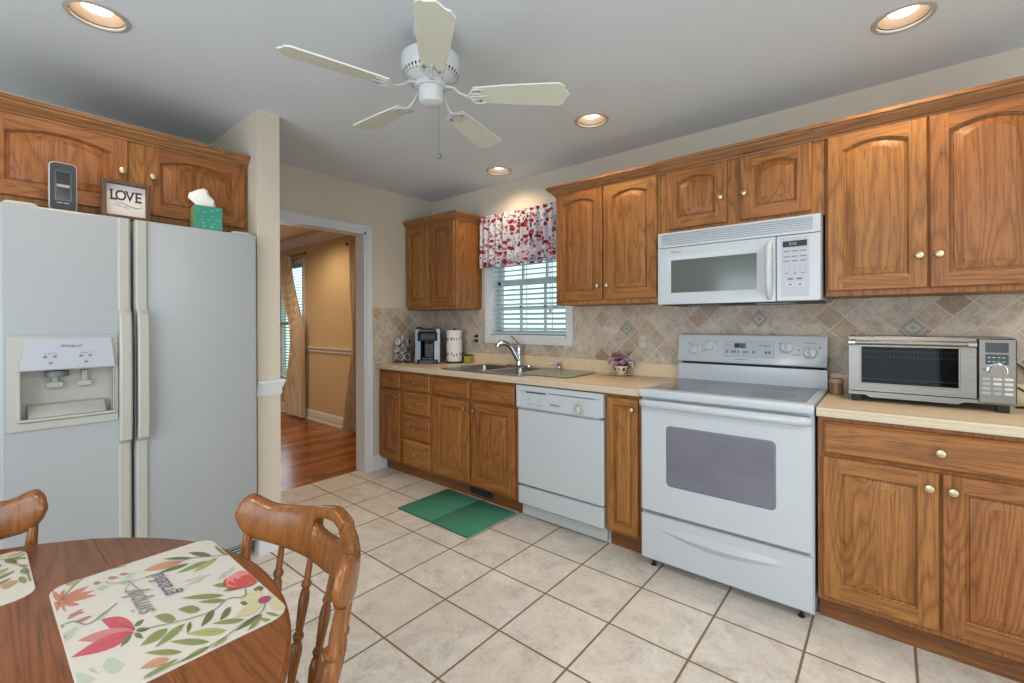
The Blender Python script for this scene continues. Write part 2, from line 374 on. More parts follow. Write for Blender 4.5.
# ------------------------------------------------------------------ cabinetry
def door_mesh(w, h, arch=False, t=.02, sw=None, mv='oak_v', mh='oak_h'):
    b = MB(); e = .004; sw = sw or min(.058, w*.2)
    # edges and back
    b.loft([[(0, 0, 0), (w, 0, 0), (w, 0, h), (0, 0, h)], [(0, -t+e, 0), (w, -t+e, 0), (w, -t+e, h), (0, -t+e, h)],
            [(e, -t, e), (w-e, -t, e), (w-e, -t, h-e), (e, -t, h-e)]], mv, True, False)
    xl, xr, zb = sw, w-sw, sw; a = min(.030, (xr-xl)*.125) if arch else 0.
    zs = h-sw*(1.0 if not arch else .72)-a; n = 14 if arch else 1
    def path(d, y):
        P = [(xl+d, y, zb+d), (xr-d, y, zb+d)]
        for k in range(n+1):
            q = k/n; x = (xr-d)+(xl+d-xr+d)*q; P.append((x, y, zs-d*.9+a*(1-(2*q-1)**2)))
        return P
    y = -t
    b.quad((e, y, e), (xl, y, e), (xl, y, h-e), (e, y, h-e), mv); b.quad((xr, y, e), (w-e, y, e), (w-e, y, h-e), (xr, y, h-e), mv)
    b.quad((xl, y, e), (xr, y, e), (xr, y, zb), (xl, y, zb), mh)
    P = path(0, y)[2:]
    for p, q in zip(P, P[1:]): b.quad(p, q, (q[0], y, h-e), (p[0], y, h-e), mh)
    prof = [(0, -t), (.001, -t+.005), (.006, -t+.009), (.007, -t+.0155), (.013, -t+.0155), (.0145, -t+.0115), (.042, -t+.0025), (.0435, -t+.001)]
    k = min(1., (xr-xl)/.16, (zs-zb)/.14)
    b.loft([path(d*k, yy) for d, yy in prof], mv, False, True)
    return b
def knob(parent, x, y, z, m='nickel'):
    b = MB(); b.lathe([(.004, 0), (.006, .001), (.0055, .012), (.010, .016), (.0145, .019), (.0155, .023), (.0135, .027), (.006, .0295), (.0005, .030)], m, 14, (0, 0, 0), 'y')
    return b.build('knob', parent, (x, y, z), label='brushed nickel knob')
def door(parent, x0, x1, z0, z1, y, arch=False, kn=None):
    o = door_mesh(x1-x0, z1-z0, arch).build('door', parent, (x0, y, z0), smooth=28)
    if kn: knob(o, kn[0]-x0, -.0195, kn[1]-z0)
    return o
def drawer(parent, x0, x1, z0, z1, y, kn=True, name='drawer', m='oak_h'):
    b = MB(); w, h = x1-x0, z1-z0; t = .02
    b.loft([[(0, 0, 0), (w, 0, 0), (w, 0, h), (0, 0, h)], [(0, -.011, 0), (w, -.011, 0), (w, -.011, h), (0, -.011, h)],
            [(.003, -.0145, .003), (w-.003, -.0145, .003), (w-.003, -.0145, h-.003), (.003, -.0145, h-.003)],
            [(.011, -t, .011), (w-.011, -t, .011), (w-.011, -t, h-.011), (.011, -t, h-.011)]], m)
    o = b.build(name, parent, (x0, y, z0), smooth=28)
    if kn: knob(o, w/2, -.0195, h/2)
    return o
def body(parent, w, d, z0, z1, hollow=False):
    """carcass plus face frame"""
    b = MB()
    if hollow:
        for q in ((0, .018, -d+.02, 0, z0, z1), (w-.018, w, -d+.02, 0, z0, z1), (.018, w-.018, -d+.02, 0, z0, z0+.018), (.018, w-.018, -.012, 0, z0+.018, z1)): b.box(*q, 'oak_v')
    else: b.box(0, w, -d+.02, 0, z0, z1, 'oak_v', .002)
    b.build('carcass', parent)
    f = MB(); f.box(0, w, -d, -d+.0195, z0, z1, 'oak_v', .0015); f.build('face_frame', parent, smooth=28)
CROWN = [(0, 0), (.008, 0), (.010, .010), (.018, .014), (.024, .024), (.040, .036), (.044, .046), (.052, .048), (.052, .062), (0, .062)]
def crown_run(b, path, m):
    """moulding swept along a polyline of (x, y, outward dx, outward dy); z0 given per point"""
    loops = []
    for x, y, z, dx, dy in path: loops.append([(x+dx*p, y+dy*p, z+q) for p, q in CROWN])
    b.loft(loops, m)
# ------------------------------------------------------------------ the room
H = 2.44; X1 = 5.4; Y1 = -5.2
b = MB(); b.box(-.1, X1, Y1, 0, -.06, 0, 'floor_tile'); struct(b.build('floor', smooth=0))
b = MB(); b.box(-4.3, -.1, -3.8, 0, -.06, 0, 'hardwood'); struct(b.build('floor_dining', smooth=0))
LIGHTS = [(1.105, -.27), (2.091, -.575), (3.459, -.575), (1.105, -2.574)]
b = MB(); hx = sorted({-0.0, X1, .985, 1.225, 1.971, 2.211, 3.339, 3.579}); hy = sorted({Y1, 0.0, -.39, -.15, -.695, -.455, -2.694, -2.454})
for xa, xb in zip(hx, hx[1:]):
    for ya, yb in zip(hy, hy[1:]):
        hit = [l for l in LIGHTS if xa < l[0] < xb and ya < l[1] < yb]
        if not hit: b.quad((xa, ya, H), (xa, yb, H), (xb, yb, H), (xb, ya, H), 'ceiling_paint')
        else:
            lx, ly = hit[0]; n = 32; ring = []; sq = []
            for k in range(n):
                a = 2*pi*k/n; c, s_ = cos(a), sin(a); q = 1/max(abs(c), abs(s_))
                ring.append((lx+.088*c, ly+.088*s_, H))
                px, py = c*q, s_*q
                sq.append((lx+px*((xb-lx) if px > 0 else (lx-xa)), ly+py*((yb-ly) if py > 0 else (ly-ya)), H))
            for k in range(n):
                j = (k+1) % n; b.quad(ring[k], ring[j], sq[j], sq[k], 'ceiling_paint')
b.box(-.12, X1+.12, Y1-.12, .12, H+.18, H+.24, 'ceiling_paint')
struct(b.build('ceiling', smooth=0))

WX0, WX1, WZ0, WZ1 = .775, 1.545, 1.155, 2.07        # kitchen window opening
def wall(name, boxes, m, label=None):
    b = MB()
    for q in boxes: b.box(*q, m)
    return struct(b.build(name, smooth=0), label)
wall('wall_back', [(0, WX0, 0, .14, 0, H), (WX1, X1, 0, .14, 0, H), (WX0, WX1, 0, .14, 0, WZ0), (WX0, WX1, 0, .14, WZ1, H)], 'wall_paint')
DY0, DY1, DZ = -1.63, -.730, 2.04                      # doorway to the dining room
wall('wall_left', [(-.12, 0, DY1, 0, 0, H), (-.12, 0, Y1, DY0, 0, H), (-.12, 0, DY0, DY1, DZ, H)], 'wall_paint')
wall('wall_right', [(X1, X1+.12, -1.75, 0, 0, H), (X1, X1+.12, Y1, -4.05, 0, H), (X1, X1+.12, -4.05, -1.75, 2.08, H)], 'wall_paint')
wall('wall_front', [(0, 1.3, Y1-.12, Y1, 0, H), (3.9, X1, Y1-.12, Y1, 0, H), (1.3, 3.9, Y1-.12, Y1, 0, .3), (1.3, 3.9, Y1-.12, Y1, 2.2, H)], 'wall_paint')
wall('wall_stub', [(0, .76, -1.88, -1.76, 0, H)], 'wall_paint')
# dining room shell
wall('wall_dining_back', [(-4.3, -3.5, 0, .14, 0, 2.42), (-2.68, -.12, 0, .14, 0, 2.42), (-3.5, -2.68, 0, .14, 0, .46), (-3.5, -2.68, 0, .14, 2.08, 2.42)], 'dining_paint')
wall('wall_dining_left', [(-4.42, -4.3, -3.8, .14, 0, 2.42)], 'dining_paint')
wall('wall_dining_front', [(-4.3, -.12, -3.92, -3.8, 0, 2.42)], 'dining_paint')
wall('wall_dining_side', [(-.13, -.12, DY1+.0, 0, 0, 2.42), (-.13, -.12, -3.8, DY0, 0, 2.42), (-.13, -.12, DY0, DY1, DZ, 2.42)], 'dining_paint')
wall('ceiling_dining', [(-4.42, -.13, -3.92, .14, 2.42, 2.46)], 'dining_ceiling')
b = MB(); P = [(0, 0), (0, -.11), (-.015, -.11), (-.03, -.085), (-.07, -.035), (-.085, -.02), (-.1, -.015), (-.1, 0)]
b.loft([[(x, p, 2.42+q) for p, q in P] for x in (-4.3, -.13)], 'white_trim'); struct(b.build('trim_1', smooth=30), 'white crown moulding along the dining room wall')
b = MB(); P = [(0, .89), (-.012, .89), (-.018, .905), (-.012, .92), (-.03, .945), (-.03, .955), (0, .955)]
b.loft([[(x, p, q) for p, q in P] for x in (-2.64, -1.40)], 'white_trim'); struct(b.build('trim_2', smooth=30), 'white chair rail along the tan dining room wall')
b = MB(); P = [(0, 0), (-.03, 0), (-.03, .012), (-.018, .022), (-.016, .105), (-.006, .125), (0, .13)]
b.loft([[(x, p, q) for p, q in P] for x in (-4.3, -.13)], 'white_trim'); struct(b.build('baseboard_dining', smooth=30))
# kitchen baseboards
b = MB(); P = [(0, 0), (.016, 0), (.016, .10), (.008, .125), (0, .13)]
b.loft([[(p, y, q) for p, q in P] for y in (-.680, -.535)], 'white_trim'); struct(b.build('baseboard_left', smooth=30))
b = MB(); b.loft([[(.76+p, y, q) for p, q in P] for y in (-1.88, -1.76)], 'white_trim'); b.loft([[(x, -1.76+p, q) for p, q in P] for x in (0, .776)], 'white_trim'); struct(b.build('baseboard_stub', smooth=30))
# cap rail round the end of the stub wall
b = MB(); P = [(0, .868), (.004, .868), (.007, .885), (.006, .902), (.013, .918), (.016, .934), (.021, .938), (.021, .952), (0, .952)]
L = []
for x, y, dx, dy in ((.0, -1.76, 0, 1), (.76, -1.76, 1, 1), (.76, -1.885, 1, 0)): L.append([(x+dx*p, y+dy*p, q) for p, q in P])
b.loft(L, 'white_trim'); struct(b.build('trim_3', smooth=30), 'white chair rail wrapping the end of the short wall beside the fridge')
# doorway casing and jamb
b = MB()
def casing(x, sgn):
    prof = [(0, 0), (.010, .0), (.014, .012), (.012, .03), (.018, .042), (.018, .052), (.0, .053)]
    pts = [(DY1, 0, 1, 0), (DY1, DZ, 1, 1), (DY0, DZ, -1, 1), (DY0, 0, -1, 0)]
    L = [[(x+sgn*p, y+dy*q, z+dz*q) for p, q in prof] for y, z, dy, dz in pts]
    b.loft(L, 'white_trim')
casing(0, 1); casing(-.13, -1)
b.box(-.132, .002, DY1-.018, DY1, 0, DZ, 'white_trim'); b.box(-.132, .002, DY0, DY0+.018, 0, DZ, 'white_trim'); b.box(-.132, .002, DY0, DY1, DZ-.018, DZ, 'white_trim')
struct(b.build('door_1', smooth=30), 'white cased doorway opening into the dining room')
# patio door and rear window frames (behind the camera)
b = MB()
for y in (-4.05, -2.93, -2.87, -1.81): b.box(X1, X1+.08, y, y+.06, 0, 2.08, 'white_trim')
for z in (0, 2.02): b.box(X1, X1+.08, -4.05, -1.75, z, z+.06, 'white_trim')
struct(b.build('door_2', smooth=0), 'white framed patio door')
b = MB()
for x in (1.3, 2.57, 3.84): b.box(x, x+.06, Y1-.08, Y1, .3, 2.2, 'white_trim')
for z in (.3, 1.2, 2.14): b.box(1.3, 3.9, Y1-.08, Y1, z, z+.06, 'white_trim')
struct(b.build('window_3', smooth=0), 'white framed rear window')
# kitchen window: casing, sashes, glass
w = struct(bpy.data.objects.new('window_1', None)); COL.objects.link(w); w['label'] = 'white double hung kitchen window above the sink'
b = MB(); prof = [(0, 0), (-.008, .0), (-.010, .006), (-.014, .03), (-.020, .045), (-.020, .062), (0, .064)]
pts = [(WX0, WZ0, -1, -1), (WX1, WZ0, 1, -1), (WX1, WZ1, 1, 1), (WX0, WZ1, -1, 1), (WX0, WZ0, -1, -1)]
b.loft([[(x+dx*q, p, z+dz*q) for p, q in prof] for x, z, dx, dz in pts], 'white_trim', False, False); b.build('window_casing', w, smooth=30)
b = MB()
for x in (WX0, WX1-.012): b.box(x, x+.012, .0, .13, WZ0, WZ1, 'white_trim')
for z in (WZ0, WZ1-.012): b.box(WX0, WX1, .0, .13, z, z+.012, 'white_trim')
b.build('window_jamb', w, smooth=0)
def sash(z0, z1, y):
    b = MB(); x0, x1 = WX0+.012, WX1-.012
    for x in (x0, x1-.035): b.box(x, x+.035, y, y+.03, z0, z1, 'white_trim', .003)
    for z in (z0, z1-.035): b.box(x0, x1, y, y+.03, z, z+.035, 'white_trim', .003)
    for k in (1, 2):
        x = x0+(x1-x0)*k/3; b.box(x-.009, x+.009, y+.005, y+.025, z0, z1, 'white_trim')
    b.box(x0, x1, y+.005, y+.025, (z0+z1)/2-.009, (z0+z1)/2+.009, 'white_trim')
    o = b.build('window_sash', w, smooth=0)
    g = MB(); g.box(x0+.03, x1-.03, y+.013, y+.017, z0+.03, z1-.03, 'window_glass'); g.build('window_pane', o, smooth=0)
sash(WZ0+.012, 1.625, .075); sash(1.60, WZ1-.012, .100)
# dining window
w2 = struct(bpy.data.objects.new('window_2', None)); COL.objects.link(w2); w2['label'] = 'white dining room window behind the curtain'
b = MB(); pts = [(-3.5, .46, -1, -1), (-2.68, .46, 1, -1), (-2.68, 2.08, 1, 1), (-3.5, 2.08, -1, 1), (-3.5, .46, -1, -1)]
b.loft([[(x+dx*q, p, z+dz*q) for p, q in prof] for x, z, dx, dz in pts], 'white_trim', False, False)
for x in (-3.5, -2.71): b.box(x, x+.03, .06, .1, .46, 2.08, 'white_trim')
for z in (.46, 1.25, 2.05): b.box(-3.5, -2.68, .06, .1, z, z+.03, 'white_trim')
b.build('window_casing', w2, smooth=30)
b = MB(); b.box(-3.47, -2.71, .078, .082, .49, 2.05, 'window_glass'); b.build('window_pane', w2, smooth=0)
# outside
b = MB(); b.box(-14, 14, .3, 40, -.6, -.5, 'ground_grass'); struct(b.build('ground', smooth=0))
def hedge(x, y, s, lab):
    b = MB(); b.tube([(0, 0, 0), (0, 0, s*.5)], .12, 'hedge', 8)
    rr = random.Random(int(x*10)); 
    for k in range(26):
        c = Vector((rr.uniform(-1, 1), rr.uniform(-.7, .7), rr.uniform(.35, 1.5)))*s; q = rr.uniform(.28, .5)*s
        b.lathe([(q*sin(pi*j/6), -q*cos(pi*j/6)) for j in range(7)], 'hedge', 9, tuple(c))
    tag(b.build('tree', None, (x, y, -.5)), lab, 'tree')
hedge(-2.2, 10.5, 1.05, 'pale green tree seen through the left of the kitchen blind'); hedge(.3, 12.5, .8, 'smaller pale tree seen through the middle of the kitchen blind')

# ---- tiled backsplash
b = MB(); ZB = 1.398
b.box(.0, .711, -.010, 0, .914, ZB, 'stone_backsplash'); b.box(.711, 1.609, -.010, 0, .914, 1.092, 'stone_backsplash'); b.box(1.609, 3.95, -.010, 0, .914, ZB, 'stone_backsplash')
b.box(2.40, 3.18, -.010, 0, ZB, 1.72, 'stone_backsplash')
bs = struct(b.build('wall_tile', smooth=0), 'diagonal tumbled stone tile backsplash behind the counter')
b = MB(); b.box(0, .010, -.672, -.010, .914, ZB, 'stone_backsplash'); struct(b.build('wall_tile_left', smooth=0), 'diagonal stone tile on the short left wall beside the doorway')
plain('accent_stone', '#a8a39a', .5, var=.25); plain('accent_dark', '#8b8881', .5, var=.2)
for x, z in ((2.036, 1.224), (2.847, 1.284), (3.502, 1.238)):
    b = MB(); q = .060
    for r0, r1, y0, m in ((q, q*.86, -.013, 'accent_stone'), (q*.78, q*.70, -.014, 'accent_dark'), (q*.56, q*.48, -.0145, 'accent_stone'), (q*.28, q*.2, -.015, 'accent_dark')):
        L = [[(k*sx_, y, k*sz) for sx_, sz in ((1, 0), (0, 1), (-1, 0), (0, -1))] for k, y in ((r0, -.0095), (r0, y0+.002), (r1, y0))]
        b.loft(L, m)
    b.build('accent_tile', bs, (x, 0, z), smooth=20, label='grey carved accent tile')

for q in FILL_XY:  # made-up fixtures housing the added fill lamps, out of view
    fl = thing('flush_light', 'added round ceiling fill light '+('to the right of the camera' if q[0] > 4 else 'behind the camera'), 'ceiling light', (q[0], q[1], H))
    b = MB(); b.lathe([(.19, 0), (.19, -.02), (.165, -.03), (.165, -.02)], 'fan_white', 36, cap=False); b.build('trim_ring', fl)
    b = MB(); b.lathe([(.165, -.02), (.15, -.028), (.08, -.034), (.001, -.036)], 'white_plastic', 36); b.build('lens', fl)

# ---- outlets
def outlet(name, label, loc, rotz=0., plate='plate_stone', rec='white_plastic', w_=.07, switch=False, cat='outlet'):
    r = thing(name, label, cat, loc, rotz)
    b = MB(); b.box(-w_/2, w_/2, -.006, 0, -.057, .057, plate, .003); b.build('cover_plate', r, smooth=30)
    if switch:
        b = MB(); b.box(-.006, .006, -.016, -.005, -.010, .012, plate, .002); b.build('toggle', r)
    else:
        for z in (-.021, .021):
            b = MB(); b.loft([swapyz(rrect(.032, .028, .012, .004, 4, 0, z)), swapyz(rrect(.032, .028, .012, .008, 4, 0, z))], rec)
            for x in (-.006, .006): b.box(x-.0012, x+.0012, -.0088, -.0075, z-.004, z+.006, 'slot_dark')
            b.build('receptacle', r)
    return r
outlet('wall_outlet', 'stone coloured outlet with white receptacles on the tile left of the range', (2.155, -.010, 1.142))
outlet('wall_switch', 'faint stone coloured switch plate on the tile right of the window', (1.83, -.010, 1.135), switch=True, cat='switch')
outlet('wall_outlet', 'white outlet low on the tan dining room wall', (-1.965, 0, .40), plate='white_plastic')
r = outlet('wall_outlet', 'stone outlet with plugs beside the paper towel roll', (.625, -.010, 1.13))
for z, q in ((.021, 'upper'), (-.021, 'lower')):
    b = MB(); b.lathe([(.012, 0), (.014, .004), (.013, .024), (.006, .032), (.004, .05)], 'black_plastic', 12, (0, 0, 0), 'y')
    tag(b.build('power_plug', None, (.625, -.019, 1.13+z)), q+' black plug in the outlet beside the paper towel roll', 'plug', 'plugs beside the paper towel roll')
# ------------------------------------------------------------------ cabinets
CZ = .876                                            # top of the base cabinets
def kick(r, w, d=.535): 
    b = MB(); b.box(0, w, -d, -d+.02, 0, .105, 'oak_dark'); b.build('toe_kick', r, smooth=0)
def base(name, label, x0, x1, hollow=False):
    r = thing(name, label, 'cabinet', (x0, 0, 0)); w = x1-x0
    body(r, w, .60, .105, CZ, hollow); kick(r, w); return r
DYB = -.6005
r = base('base_cabinet', 'narrow oak base cabinet in the corner beside the doorway casing', .012, .330)
drawer(r, .012, .296, .722, .853, DYB); door(r, .012, .296, .125, .708, DYB, False, (.272, .655))
r = base('base_cabinet', 'oak base cabinet with a stack of four drawers', .331, .708)
for z0, z1 in ((.722, .853), (.535, .708), (.333, .521), (.125, .319)): drawer(r, .023, .357, z0, z1, DYB)
r = base('base_cabinet', 'oak sink base cabinet with two doors behind the green mat', .709, 1.562, True)
for x0, x1 in ((.027, .409), (.436, .829)): drawer(r, x0, x1, .722, .853, DYB, False, 'false_front')
door(r, .027, .409, .125, .708, DYB, False, (.375, .655)); door(r, .436, .829, .125, .708, DYB, False, (.468, .655))
b = MB(); b.lathe([(.004, 0), (.006, .003), (.006, .012), (.001, .014)], 'chrome', 10, (.4225, -.6005, .862), 'y'); b.build('latch', r, label='small chrome latch')
r = base('base_cabinet', 'tall narrow oak base cabinet between dishwasher and range', 2.189, 2.405)
door(r, .018, .200, .125, .855, DYB, False, (.172, .80))
r = base('base_cabinet', 'wide oak base cabinet under the toaster oven', 3.182, 3.935)
drawer(r, .019, .733, .723, .855, DYB); door(r, .019, .372, .130, .71, DYB, False, (.345, .655)); door(r, .380, .733, .130, .71, DYB, False, (.408, .655))

def upper(name, label, x0, x1, z0, z1, d=.31, loc=None, rotz=0):
    r = thing(name, label, 'cabinet', loc or (x0, 0, 0), rotz); body(r, x1-x0, d, z0, z1); return r
DU = -.3105
r = upper('wall_cabinet', 'oak wall cabinet in the corner left of the window', .012, .665, 1.385, 2.14)
door(r, .006, .322, 1.412, 2.125, DU, True, (.297, 1.50)); door(r, .328, .644, 1.412, 2.125, DU, True, (.353, 1.50))
b = MB(); w_ = .653; crown_run(b, [(.0, -.31, 2.125, 0, -1), (w_, -.31, 2.125, 1, -1), (w_, 0, 2.125, 1, 0)], 'oak_trim'); b.box(.002, w_-.001, -.309, -.001, 2.138, 2.15, 'oak_trim'); b.build('crown_moulding', r, smooth=28)
r = upper('wall_cabinet', 'two door oak wall cabinet right of the window', 1.662, 2.392, 1.385, 2.14)
door(r, .014, .359, 1.412, 2.122, DU, True, (.332, 1.50)); door(r, .371, .715, 1.412, 2.122, DU, True, (.398, 1.50))
r = upper('wall_cabinet', 'short two door oak cabinet above the microwave', 2.393, 3.184, 1.770, 2.14)
door(r, .040, .365, 1.797, 2.122, DU, True, (.338, 1.93)); door(r, .427, .740, 1.797, 2.122, DU, True, (.452, 1.93))
r = upper('wall_cabinet', 'tall two door oak wall cabinet above the toaster oven', 3.185, 3.90, 1.385, 2.14)
door(r, .010, .354, 1.41, 2.122, DU, True, (.328, 1.545)); door(r, .361, .705, 1.41, 2.122, DU, True, (.389, 1.545))
b = MB(); crown_run(b, [(1.662, 0, 2.125, -1, 0), (1.662, -.31, 2.125, -1, -1), (3.90, -.31, 2.125, 0, -1)], 'oak_trim'); b.box(1.664, 3.90, -.309, -.001, 2.1405, 2.152, 'oak_trim')
tag(b.build('crown_moulding', None, smooth=28), 'long oak crown moulding along the tops of the range wall cabinets', 'moulding')
# over the refrigerator: faces the room (+x)
r = upper('wall_cabinet', 'wide oak cabinet above the white refrigerator', 0, .988, 1.775, 2.16, .625, (.002, -2.870, 0), R(90))
door(r, .015, .465, 1.80, 2.137, -.6255, True, (.441, 1.985)); door(r, .530, .972, 1.80, 2.137, -.6255, True, (.556, 1.985))
b = MB(); crown_run(b, [(0, -.625, 2.140, 0, -1), (.989, -.625, 2.140, 0, -1)], 'oak_trim'); b.box(0, .988, -.624, -.001, 2.161, 2.175, 'oak_trim'); b.build('crown_moulding', r, smooth=28)

# ------------------------------------------------------------------ countertops
SX0, SX1, SY0, SY1 = .80, 1.53, -.555, -.065          # sink cut-out
def counter(name, label, x0, x1, hole=False, tex='laminate'):
    b = MB(); z0, z1 = CZ+.001, .914; y0 = -.637
    E = [(y0, z0), (y0-.006, z0+.002), (y0-.009, z0+.010), (y0-.009, z0+.020), (y0-.003, z0+.0225), (y0-.003, z0+.026), (y0-.005, z0+.029), (y0-.001, z0+.036), (y0+.006, z1), (y0+.03, z1), (y0+.03, z0)]
    b.loft([[(x, p, q) for p, q in E] for x in (x0, x1)], 'laminate_edge')
    if not hole: b.box(x0, x1, y0+.03, -.011, z0, z1, tex)
    else:
        b.box(x0, SX0, y0+.03, -.011, z0, z1, tex); b.box(SX1, x1, y0+.03, -.011, z0, z1, tex)
        b.box(SX0, SX1, y0+.03, SY0, z0, z1, tex); b.box(SX0, SX1, SY1, -.011, z0, z1, tex)
    o = tag(b.build(name, smooth=30), label, 'countertop')
    b = MB(); L = [(-.011, z1), (-.030, z1), (-.030, .994), (-.026, 1.0), (-.011, 1.0)]
    xs = max(x0, .011+.0) if x0 > 1 else .53
    b.loft([[(x, p, q) for p, q in L] for x in (xs, x1)], 'laminate'); b.build('backsplash_lip', o, smooth=30)
    return o
counter('countertop', 'long beige laminate countertop holding the sink', .011, 2.405, True)
counter('countertop', 'beige laminate countertop under the toaster oven', 3.182, 3.95)

# ------------------------------------------------------------------ sink, faucet
r = thing('kitchen_sink', 'double bowl stainless steel sink below the window', 'sink', (1.165, -.31, .914))
b = MB(); w_, d_ = .80, .545
bow = [(-.19, -.02, .335, .40), (.19, -.02, .335, .40)]
b.loft([rrect(w_, d_, .03, .0008), rrect(w_, d_, .03, .004), rrect(w_-.012, d_-.012, .025, .006)], 'sink_steel', False, False)
# deck as strips around the bowls
def strip(x0, x1, y0, y1): b.quad((x0, y0, .006), (x1, y0, .006), (x1, y1, .006), (x0, y1, .006), 'sink_steel')
W2, D2 = (w_-.012)/2, (d_-.012)/2
strip(-W2, W2, .18, D2); strip(-W2, W2, -D2, -.22); strip(-W2, -.3575, -.22, .18); strip(.3575, W2, -.22, .18); strip(-.0225, .0225, -.22, .18)
b.build('rim', r, smooth=30)
for cx_ in (-.19, .19):
    b = MB(); L = []
    for z, k, rr in ((.006, 0, .002), (.002, .006, .03), (-.15, .02, .05), (-.172, .05, .06), (-.176, .12, .05)):
        L.append(rrect(.335-k, .40-k, rr, z, 5, cx_, -.02))
    L2 = [[(p[0]+(0), p[1], p[2]) for p in q] for q in L]
    b.loft(L2, 'sink_steel', False, True); o = b.build('bowl', r, smooth=50)
    b = MB(); b.lathe([(.042, -.1758), (.042, -.174), (.036, -.173), (.03, -.1755), (.005, -.1755)], 'chrome', 20, (cx_, -.02, 0)); b.build('drain', o)
r = thing('faucet', 'chrome single lever faucet with a pull out spout', 'faucet', (1.157, -.095, .9205))
b = MB(); b.loft([rrect(.25, .05, .024, 0), rrect(.25, .05, .024, .006), rrect(.235, .04, .019, .012)], 'chrome'); b.build('base_plate', r)
b = MB(); b.lathe([(.026, .011), (.024, .03), (.021, .05), (.021, .09), (.023, .13), (.022, .165), (.012, .182), (.001, .185)], 'chrome', 20); b.build('body', r)
b = MB(); sp = [(0, -.008, .045), (-.02, -.03, .105), (-.036, -.048, .150), (-.056, -.074, .178), (-.075, -.098, .187), (-.098, -.128, .184)]
b.tube(sp, [.020, .021, .020, .021, .025, .025], 'chrome', 14); b.tube([(-.095, -.125, .186), (-.104, -.136, .158)], [.023, .019], 'chrome', 14); b.build('spout', r)
b = MB(); b.tube([(0, 0, .175), (-.02, -.012, .205), (-.055, -.035, .245)], [.011, .008, .009], 'chrome', 10, flat=.7); b.build('lever_handle', r)
r = thing('soap_dispenser', 'short chrome soap dispenser right of the faucet', 'soap dispenser', (1.522, -.072, .9205))
b = MB(); b.lathe([(.024, 0), (.024, .005), (.014, .010), (.012, .03), (.014, .034), (.014, .05), (.001, .053)], 'chrome', 16); b.build('body', r)
b = MB(); b.tube([(0, 0, .042), (-.03, -.012, .044), (-.055, -.022, .036)], [.007, .006, .005], 'chrome', 10); b.build('nozzle', r)
b = MB(); b.loft([rrect(.40, .38, .02, 0), rrect(.40, .38, .02, .005)], 'board_glass')
tag(b.build('glass_cutting_board', None, (1.660, -.292, .9206), R(1.5)), 'pale green glass cutting board over the right sink rim', 'cutting board')

# ------------------------------------------------------------------ dishwasher
r = thing('dishwasher', 'white built in dishwasher with a dial', 'dishwasher', (1.566, 0, 0)); w_ = .621
b = MB(); b.box(.004, w_-.004, -.575, -.03, .02, .87, 'enamel_side', .003); b.build('tub', r)
b = MB(); b.box(.003, w_-.003, -.622, -.576, .232, .716, 'enamel', .006); b.build('door', r)
b = MB(); b.box(.003, w_-.003, -.620, -.576, .105, .222, 'enamel', .006); b.build('access_panel', r)
b = MB(); b.box(.012, w_+.0, -.540, -.52, .0, .104, 'enamel', .003); b.build('toe_panel', r)
b = MB(); z0, z1 = .720, .869
b.loft([[(x, -.576, z0), (x, -.620, z0), (x, -.632, z0+.012), (x, -.634, .800), (x, -.622, .822), (x, -.622, .832), (x, -.636, .838), (x, -.636, z1-.006), (x, -.630, z1), (x, -.576, z1)] for x in (.003, w_-.024)], 'enamel')
b.box(.003, .028, -.637, -.60, z0+.01, z1-.002, 'enamel', .003); b.box(w_-.028, w_-.001, -.628, -.58, z0+.01, z1-.002, 'enamel', .003)
o = b.build('control_panel', r, smooth=30)
b = MB()
for k in range(9): b.box(.075+k*.017, .075+k*.017+.012, -.6245, -.6215, .823, .831, 'slot_dark')
b.box(.26, .56, -.6235, -.6215, .829, .832, 'grey_print'); b.build('vent_slot', o, smooth=0)
b = MB(); b.lathe([(.030, 0), (.030, .006), (.024, .009), (.022, .02), (.001, .021)], 'bisque', 24, (.475, -.633, .768), 'y'); b.box(.470, .480, -.661, -.650, .748, .788, 'white_plastic', .003); b.build('dial', o)
b = MB()
for k in range(3): b.box(.085+k*.018, .097+k*.018, -.6345, -.632, .752, .755, 'grey_print'); b.box(.165+k*.018, .177+k*.018, -.6345, -.632, .752, .755, 'grey_print')
b.box(.095, .108, -.6345, -.632, .786, .790, 'grey_print'); b.box(.180, .190, -.6345, -.632, .786, .790, 'grey_print')
for k in range(9):
    a = R(20+k*40); b.box(.475+.042*cos(a)-.004, .475+.042*cos(a)+.004, -.6345, -.632, .768+.042*sin(a)-.001, .768+.042*sin(a)+.001, 'grey_print')
b.text('Whirlpool', .017, 'dark_print', T3(.30, -.6355, .768) @ FRONT, .25)
b.build('control_print', o, smooth=0)
# ------------------------------------------------------------------ range
r = thing('electric_range', 'white freestanding electric range with glass cooktop', 'stove', (2.4165, 0, 0)); w_ = .756
b = MB(); b.box(.0, w_, -.625, -.04, .035, .905, 'enamel', .003); b.build('cabinet', r)
for x in (.05, w_-.05):
    for y in (-.60, -.12):
        b = MB(); b.lathe([(.013, 0), (.014, .005), (.008, .008), (.007, .036)], 'black_plastic', 14, (x, y, 0)); b.build('leveling_foot', r)
b = MB(); b.box(.004, w_-.004, -.652, -.626, .050, .284, 'enamel', .006); o = b.build('storage_drawer', r)
b = MB()   # sculpted grip: a long shallow lens
n = 24; top = []; low = []; ridge = []
for k in range(n+1):
    q = k/n; x = .10+q*(w_-.20); s_ = sin(pi*q)
    top.append((x, -.6525, .236+.004*s_)); ridge.append((x, -.6525-.022*s_, .218-.010*s_)); low.append((x, -.6525, .214-.040*s_))
b.loft([top, ridge], 'enamel', False, False, False); b.loft([ridge, low], 'enamel', False, False, False); b.build('grip', o, smooth=10)
b = MB(); WZ = (.455, .742); wx = (.146, .613)
